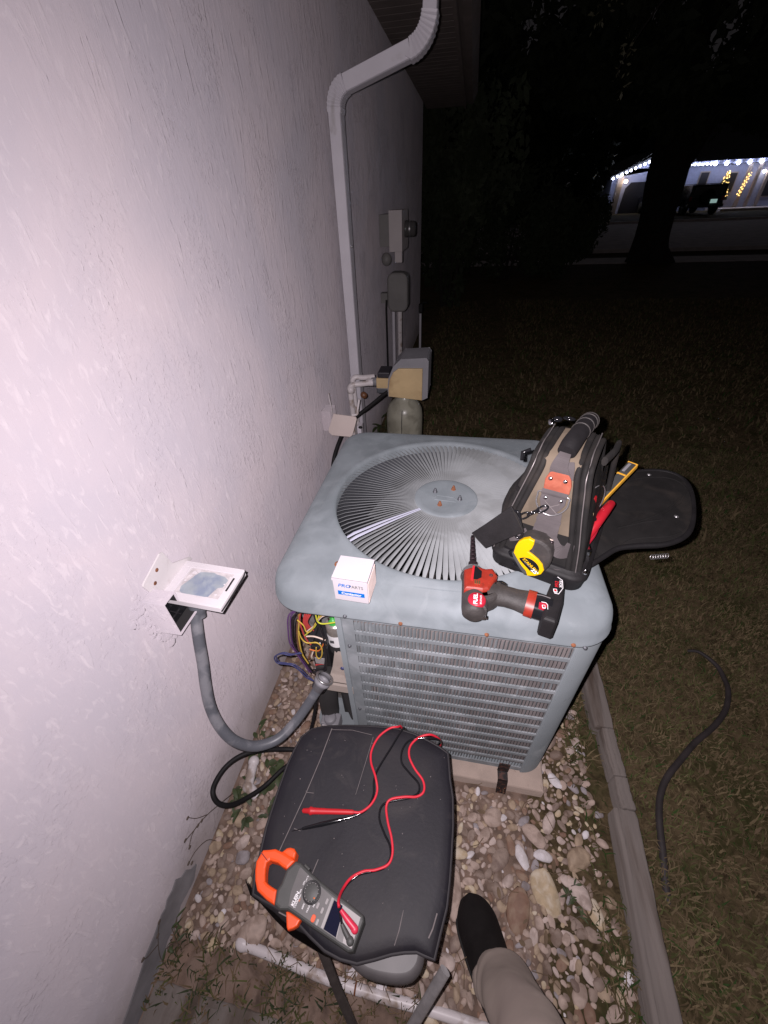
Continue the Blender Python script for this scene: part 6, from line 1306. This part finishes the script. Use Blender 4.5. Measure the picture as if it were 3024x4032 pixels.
weed(.022, .010, 3, .020, .006, 10, 'wispy weed at the foot of the bare grey patch', .06)
weed(.955, .245, 7, .026, .005, 12, 'tiny green weed tuft among the stones right of the yellow stone', .018)
weed(.075, 2.35, 16, .10, .02, 13, 'tall dark weeds between the wall and the tank', .20)
weed(.12, 2.05, 12, .08, .016, 14, 'spiky green weeds beside the white downspout foot', .13)
weed(.25, 3.6, 12, .09, .02, 15, 'weeds growing under the hose tap', .14)
def sprig(pts, buds, label):
    t = empty('dry_stem', label, 'dead stem', pts[0][0]); 
    for p in pts: MB().tube(spline(p, 5), .0008, 5).build('stem', m_grey_leaf, t)
    for b_ in buds: MB().ell(b_, (.0022, .0050, .0032), 7, 5).build('bud', m_grey_leaf, t)
sprig([[(.045, .30, .10), (.03, .27, .115), (.018, .235, .14), (.012, .195, .165), (.010, .165, .150)], [(.018, .235, .14), (.012, .215, .18), (.012, .205, .225)], [(.014, .205, .16), (.012, .17, .185)]], [(.012, .163, .148), (.012, .203, .228), (.012, .168, .188), (.014, .218, .150), (.014, .205, .160)], 'thin dead stem with buds against the wall below the cable loop')
sprig([[(.02, .205, .02), (.015, .195, .07), (.012, .165, .105), (.012, .14, .115)]], [(.012, .138, .116), (.012, .142, .098)], 'short budded twig against the wall foot above the bare patch')
sprig([[(.02, -.03, .01), (.012, -.015, .06), (.010, .01, .105), (.010, .030, .13)], [(.010, .0, .09), (.010, -.02, .115), (.010, -.025, .13)]], [(.010, .032, .133), (.010, -.026, .133), (.010, .012, .11)], 'curved dead stem in front of the bare grey patch')
# scattered dead leaves and twigs
r = random.Random(5); lf_ = MB()
for k in range(170):
    if k < 60: x, y = r.uniform(.05, 1.05), r.uniform(0.0, 1.4); z = .022
    else: x, y = r.uniform(1.15, 2.2), r.uniform(-.2, 2.2); z = gh(x, y) + .015
    if .24 < x < .93 and .45 < y < 1.3: continue
    a = r.uniform(0, 6.28); leafp(lf_, (x, y, z), (math.cos(a), math.sin(a), .1), r.uniform(.012, .03), r.uniform(.005, .012), .2)
o = lf_.build('leaf_litter', m_leaf2); tag(o, 'small dry brown leaves scattered on gravel and grass', 'leaf litter', kind='stuff')
tw = MB()
for k in range(26):
    x, y = r.uniform(.5, 1.05), r.uniform(.05, .55); a = r.uniform(0, 6.28); l_ = r.uniform(.03, .09)
    tw.tube([(x, y, .028), (x + l_ * .5 * math.cos(a), y + l_ * .5 * math.sin(a), .032), (x + l_ * math.cos(a + .3), y + l_ * math.sin(a + .3), .026)], .0008, 4)
for k in range(60):
    x, y = r.uniform(.25, .6), r.uniform(-.02, .04); a = r.uniform(0, 6.28); l_ = r.uniform(.015, .04)
    tw.tube([(x, y, .024), (x + l_ * math.cos(a), y + l_ * math.sin(a), .034)], .0007, 4)
o = tw.build('dry_straw', m_leaf2); tag(o, 'dry grass stalks lying over the stones', 'straw', kind='stuff')

# ------------------------------------------------------------------ yard tree
def leaf_cloud(n, fn, size, seed):
    rr = np.random.default_rng(seed); C_ = fn(rr, n); n = len(C_)
    a = rr.normal(size=(n, 3)); a /= np.linalg.norm(a, axis=1)[:, None]; b_ = np.cross(a, rr.normal(size=(n, 3))); b_ /= np.linalg.norm(b_, axis=1)[:, None]
    s_ = size * rr.uniform(.5, 1.4, n)[:, None]
    P_ = np.stack([C_ - a * s_, C_ + b_ * s_ * .45, C_ + a * s_, C_ - b_ * s_ * .45], 1).reshape(-1, 3)
    return P_, (np.arange(n) * 4)[:, None] + np.array([[0, 1, 2, 3]])
def cloud_obj(name, P_, F_, m_, parent=None):
    q = MB(); q.v = [tuple(p) for p in P_]; q.f = [tuple(int(i) for i in f) for f in F_]; q.smooth = [False] * len(q.f); q.mi = [0] * len(q.f)
    return q.build(name, m_, parent)
tree = empty('yard_tree', 'big dark yard tree with a forked trunk, standing before the street', 'tree', (4.72, 12.0, 0))
tr_ = [(4.74, 12, -.1), (4.72, 12, .05), (4.68, 12, .35), (4.65, 12, .9), (4.60, 12, 1.5), (4.55, 12, 2.1), (4.40, 12, 3.0), (4.2, 11.8, 4.4)]
MB().tube(spline(tr_, 5), [.56, .50, .41, .35, .34, .38, .38, .33, .26, .18], 18).build('trunk', m_bark, tree)
for pts, rad in (([(4.60, 12, 1.45), (4.85, 12, 2.0), (5.35, 12.0, 3.1), (6.2, 11.6, 4.6)], [.30, .24, .18, .1]), ([(4.5, 12, 2.4), (4.0, 11.6, 3.0), (3.0, 11, 3.7), (1.8, 10.2, 4.3)], [.2, .15, .1, .05]), ([(4.3, 12, 3.4), (4.6, 11, 4.2), (5.0, 9.5, 4.9)], [.2, .14, .08]), ([(5.3, 12, 2.9), (6.5, 12.3, 3.4), (8, 12.5, 4.0)], [.14, .1, .05])):
    MB().tube(spline(pts, 5), rad, 10).build('limb', m_bark, tree)
for k, (x, y, lx) in enumerate(((4.4, 11.7, -.2), (5.0, 11.8, .22), (4.75, 11.5, .05))): MB().tube([(4.7, 12, .35), (x, y, .12), (x + lx, y - .1, .0)], [.26, .16, .04], 10).build('root_flare', m_bark, tree)
def crown(rr, n):
    C_ = []
    cl = [(rr.uniform(-.5, 10.5), rr.uniform(7.5, 14.5), rr.uniform(3.0, 7.0), rr.uniform(.5, 1.3)) for _ in range(150)]
    cl += [(rr.uniform(2.6, 9), rr.uniform(10.5, 12.8), rr.uniform(2.35, 3.2), rr.uniform(.4, .8)) for _ in range(30)]
    cl += [(x, 11.5, z, .55) for x, z in ((3.3, 2.75), (3.8, 2.75), (5.5, 2.8), (6.0, 2.75), (6.6, 2.7), (7.3, 2.75), (8.0, 2.8), (2.6, 3.0), (8.8, 2.8))]
    for x, y, z, r_ in cl:
        if x < .9 and z < 3.2: continue
        if (x - .583) / y < .17 and (z - 1.4) / y > .26: continue
        m = n // len(cl); d = rr.normal(size=(m, 3)); d /= np.linalg.norm(d, axis=1)[:, None]; C_.append(np.array([x, y, z]) + d * (r_ * rr.uniform(.3, 1, m) ** .5)[:, None] * np.array([1, 1, .75]))
    return np.concatenate(C_)
P_, F_ = leaf_cloud(90000, crown, .10, 2)
cloud_obj('crown', P_, F_, m_crown, tree)
# near twigs of that tree reaching over the yard, catching a little flash
tg = empty('overhanging_branch', 'leafy branch tip hanging high over the yard, faintly lit', 'branch', (1.7, 5.7, 2.4))
for pts in ([(4.2, 9.5, 4.6), (3.0, 7.6, 3.9), (2.0, 6.3, 3.1), (1.62, 5.95, 2.72)], [(4.2, 9.5, 4.5), (3.1, 7.6, 3.4), (2.2, 6.1, 2.8), (1.80, 5.65, 2.30), (1.82, 5.62, 2.2)]): MB().tube(spline(pts, 4), [.02, .012, .006, .003], 6).build('twig', m_bark, tg)
def tips(rr, n):
    a = np.array([1.60, 5.92, 2.72]); b_ = np.array([1.80, 5.64, 2.36]); c = np.array([1.82, 5.60, 2.16])
    return np.concatenate([a + rr.normal(size=(30, 3)) * [.07, .07, .08], b_ + rr.normal(size=(26, 3)) * [.05, .08, .07], c + rr.normal(size=(14, 3)) * [.04, .05, .06]])
P_, F_ = leaf_cloud(70, tips, .022, 4); cloud_obj('leaves', P_, F_, mat('pale_leaf', (.20, .19, .12), .6, var=.3), tg)
# hedge and shrubs beyond the house corner
def shrub(x, y, rx, ry, h, seed, label, n=7000, s=.05):
    t = empty('shrub', label, 'shrub', (x, y, 0), group=None)
    def f(rr, m):
        cl = [(rr.normal(0, .42), rr.normal(0, .42), rr.uniform(.2, .85), rr.uniform(.18, .32)) for _ in range(26)]; out = []
        for cx, cy, cz, r_ in cl:
            d = rr.normal(size=(m // 26, 3)); d /= np.linalg.norm(d, axis=1)[:, None]; p = d * r_ * rr.uniform(.6, 1, (m // 26, 1)) + [cx, cy, cz]; out.append(p * [rx, ry, h])
        q = np.concatenate(out) + [x, y, 0]; return q[q[:, 2] > .02]
    P2, F2 = leaf_cloud(n, f, s, seed); cloud_obj('foliage', P2, F2, m_bush, t)
    for k in range(4): MB().tube([(x + .05 * k - .1, y, 0), (x + (.3 * k - .45) * rx * .6, y, h * .55)], [.03, .012], 6).build('stem', m_bark, t)
shrub(.30, 7.2, .75, .8, 2.5, 3, 'dark shrub right behind the far house corner', 9000, .05)
shrub(1.3, 9.6, 1.1, .9, 1.75, 4, 'tall black shrub left of the yard tree, nearest the house')
shrub(2.5, 10.6, 1.0, .8, 1.45, 5, 'black shrub between the house side shrub and the tree')
shrub(0.1, 10.8, 1.2, .9, 2.2, 6, 'big black shrub at the edge of the street behind the house')
shrub(3.6, 24, 1.6, 1.0, 1.5, 7, 'dark bush across the street left of the lit porch', 5000, .12)
shrub(7.9, 34.5, 1.2, 1.0, 1.0, 8, 'dim bush at the left corner of the lit house', 5000, .12)
for k, x in enumerate((-3, 1.0, 5.0)): shrub(x, 33 + k, 3.4, 1.5, 8.5, 20 + k, ('tall black tree mass far left across the street', 'middle black tree mass across the street', 'black tree mass beside the lit house')[k], 9000, .40)  # made extra tall to black out the pale sky gap

shrub(12, 56, 10, 3, 10, 31, 'black tree mass added to darken the sky behind the lit house', 12000, .6)  # this and the next two masses are added to fill pale sky with black
shrub(28, 58, 12, 3, 10, 32, 'black tree mass added to darken the sky behind the right part of the lit house', 12000, .6)
shrub(3, 52, 7, 3, 10, 33, 'black tree mass added to darken the sky left of the lit gable', 12000, .5)
# ------------------------------------------------------------------ lit house across the street
FY = 38.0
fh = empty('lit_house', 'low house across the street hung with white string lights', 'house', (15, FY, 0))
MB().box(9.9, 40, FY, FY + 9, 0, 2.42).build('wall', m_farwall, fh)
MB().add([(9.9, FY - .01, 2.42), (13.4, FY - .01, 2.42), (13.4, FY - .01, 3.40), (9.9, FY - .01, 2.0)], [(0, 1, 2, 3)]).build('gable', m_farwall, fh)
MB().prism([(9.6, 1.90), (13.4, 3.42), (14.7, 2.46), (14.7, 2.6), (13.4, 3.60), (9.6, 2.05)], 0, 10, frame=frame((0, FY - .6, 0), (1, 0, 0), (0, 0, 1), (0, 1, 0))).build('gable_roof', m_farroof, fh, fix=True)
MB().prism([(0, 2.45), (5, 4.6), (10, 2.45), (10, 2.6), (5, 4.75), (0, 2.6)], 13.0, 42, frame=frame((0, FY - .6, 0), (0, 1, 0), (0, 0, 1), (1, 0, 0))).build('roof', m_farroof, fh, fix=True)
MB().box(13.0, 42, FY - .62, FY - .55, 2.42, 2.60).build('fascia', m_farwall, fh)
for x in (10.35,): MB().prism([(-.20, 0), (.12, 0), (.12, 2.1), (-.20, 2.1)], 0, .3, frame=frame((x, FY - .5, 0), (1, 0, 0), (0, 0, 1), (0, 1, 0))).build('porch_column', m_farwall2, fh)
MB().prism([(10.75, 0), (12.6, 0), (12.6, 1.72), (11.15, 1.72), (10.85, 1.40)], 0, .03, frame=frame((0, FY, 0), (1, 0, 0), (0, 0, 1), (0, -1, 0))).build('dark_entry', m_fardark, fh)
for x0, x1, z0, z1 in ((15.3, 15.9, .2, 2.1), (16.9, 17.6, .9, 2.0), (19.3, 20.6, .6, 2.0)):
    wd = MB().box(x0, x1, FY - .06, FY - .01, z0, z1).build('window', m_farwall2, fh); MB().box(x0 + .06, x1 - .06, FY - .08, FY - .062, z0 + .06, z1 - .06).build('pane', m_fardark, wd)
for x in (17.9, 18.5, 19.1): MB().box(x, x + .16, FY - .5, FY - .34, 0, 2.42).build('porch_post', m_farwall2, fh)
MB().box(16.4, 24, FY - 2.2, FY, 0.0, .12).build('porch_slab', m_kerb, fh)
rr = random.Random(2); k = 0; x = 13.35
def bulb(p, r_, m_, nm, s_=(1, 1, 1)): return MB().ell(p, (r_ * s_[0], r_ * s_[1], r_ * s_[2]), 7, 5).build(nm, m_, lights)
lights = empty('string_lights', 'row of white icicle lights along the far house eave', 'string lights', (15, FY - .7, 2.4))
while x < 21.5:
    bulb((x, FY - .68, 2.44 + rr.uniform(-.02, .02)), .10 if x > 15.7 else .055, m_bulb, 'bulb'); x += .66 if x > 15.7 else .24
MB().tube([(13.3, FY - .68, 2.5), (21.5, FY - .68, 2.5)], .01, 5).build('wire', m_fardark, lights)
gl = lights; lights = empty('gable_lights', 'short run of white lights climbing the far gable', 'string lights', (11, FY - .7, 2.4))
for i in range(16):
    t = i / 15; bulb((9.75 + 3.75 * t, FY - .68, 1.96 + 1.42 * t), .065, m_bulb, 'bulb')
MB().tube([(9.7, FY - .66, 2.0), (13.2, FY - .66, 3.9)], .01, 5).build('wire', m_fardark, lights)
lights = empty('porch_light', 'warm porch light above the pale column of the far house', 'lamp', (10.5, FY - .6, 1.9)); bulb((10.62, FY - .62, 1.78), .11, m_warm, 'globe'); MB().box(10.57, 10.67, FY - .62, FY - .5, 1.88, 1.93).build('bracket', m_fardark, lights)
lights = empty('porch_lamp', 'dim lamp under the eave at the far right', 'lamp', (18.9, FY - .3, 1.9)); bulb((18.95, FY - .3, 1.95), .085, mat('dim_lamp', (.8, .8, .8), .4, var=0, emit=(1, .92, .8), es=26), 'globe'); MB().box(18.9, 19.0, FY - .3, FY, 2.04, 2.08).build('bracket', m_fardark, lights)
lights = empty('lit_christmas_tree', 'tree of gold fairy lights glowing under the far eave', 'christmas tree', (16.85, FY - .4, .9))
MB().revolve((16.85, FY - .35, .15), (0, 0, 1), [(0, .1), (.35, .1), (.4, .48), (1.0, .33), (1.9, .03)], 10).build('tree_cone', m_crown, lights)
for i in range(60):
    t = rr.random() ** .8; a = rr.uniform(PI, 2 * PI); bulb((16.85 + (.46 - .4 * t) * math.cos(a), FY - .35 + (.46 - .4 * t) * math.sin(a) * 1.0, .6 + 1.45 * t), .022, m_gold, 'bulb')
lights = empty('gold_post_lights', 'post wrapped in gold fairy lights beside the dark car', 'fairy lights', (17.75, FY - .42, 0))
for i in range(34): t = i / 33; bulb((17.80 + .10 * math.cos(i * 1.3) + .25 * t, FY - .62, .75 + 1.15 * t), .022, m_gold, 'bulb')
MB().tube([(17.8, FY - .50, 0), (18.05, FY - .50, 2.2)], .05, 8).build('post', m_farwall2, lights)
# dark off-roader seen from behind, parked on the drive
car = empty('parked_car', 'dark off road car parked before the lit house, seen from behind', 'car', (14.2, 34.0, 0))
cbx, cw = 13.75, .92
MB().prism([(-2.0, .45), (-2.0, .85), (-.9, .90), (-.55, 1.36), (2.0, 1.41), (2.05, .82), (2.05, .42)], cbx - cw, cbx + cw, frame=frame((0, 34.0, 0), (0, -1, 0), (0, 0, 1), (1, 0, 0))).build('body', m_carpaint, car, bevel=.05, fix=True)
MB().box(cbx - .72, cbx + .72, 31.93, 31.96, .94, 1.30).build('rear_window', m_glass, car, bevel=.01)
MB().box(cbx - .95, cbx + .95, 31.80, 31.96, .36, .52).build('bumper', m_black, car, bevel=.03)
sw_ = MB().revolve((cbx, 31.94, .84), (0, -1, 0), [(0, .34), (.16, .36), (.18, .30), (.185, 0)], 20).build('spare_wheel', m_tyre, car)
for sx_ in (-1, 1):
    for yy_ in (32.6, 35.3):
        wh = MB().revolve((cbx + sx_ * .80 - .12, yy_, .40), (1, 0, 0), [(0, .2), (.0, .38), (.03, .40), (.21, .40), (.24, .38), (.24, .2)], 20).build('wheel', m_tyre, car); MB().revolve((cbx + sx_ * .80 - .10, yy_, .40), (1, 0, 0), [(0, 0), (0, .2), (.2, .2), (.2, 0)], 14).build('rim', m_steel, wh)
    MB().box(cbx + sx_ * .84 - .06, cbx + sx_ * .84 + .06, 31.92, 31.96, .68, .88).build('tail_light', m_redd, car)
    MB().box(cbx + sx_ * 1.02 - .08, cbx + sx_ * 1.02 + .08, 34.4, 34.5, .90, 1.04).build('mirror', m_carpaint, car)
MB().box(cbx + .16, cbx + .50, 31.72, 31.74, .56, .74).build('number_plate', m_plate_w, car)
MB().box(cbx - .85, cbx + .85, 32.1, 34.3, 1.42, 1.45).build('roof_rack', m_fardark, car)
c2_ = empty('second_car', 'low dark car on the drive, left of the off road car', 'car', (12.6, 35.5, 0))
MB().prism([(-2.0, .35), (-2.0, .85), (-1.2, .92), (-.6, 1.35), (1.0, 1.38), (1.7, .95), (2.1, .85), (2.1, .35)], 11.9, 13.15, frame=frame((0, 36.0, 0), (0, -1, 0), (0, 0, 1), (1, 0, 0))).build('body', m_carpaint, c2_, bevel=.05, fix=True)
for x in (11.98, 13.05):
    for yy_ in (34.8, 37.2): MB().revolve((x - .1, yy_, .33), (1, 0, 0), [(0, 0), (0, .32), (.2, .32), (.2, 0)], 16).build('wheel', m_tyre, c2_)
MB().box(12.1, 12.95, 34.60, 34.63, .92, 1.25).build('rear_window', m_glass, c2_)
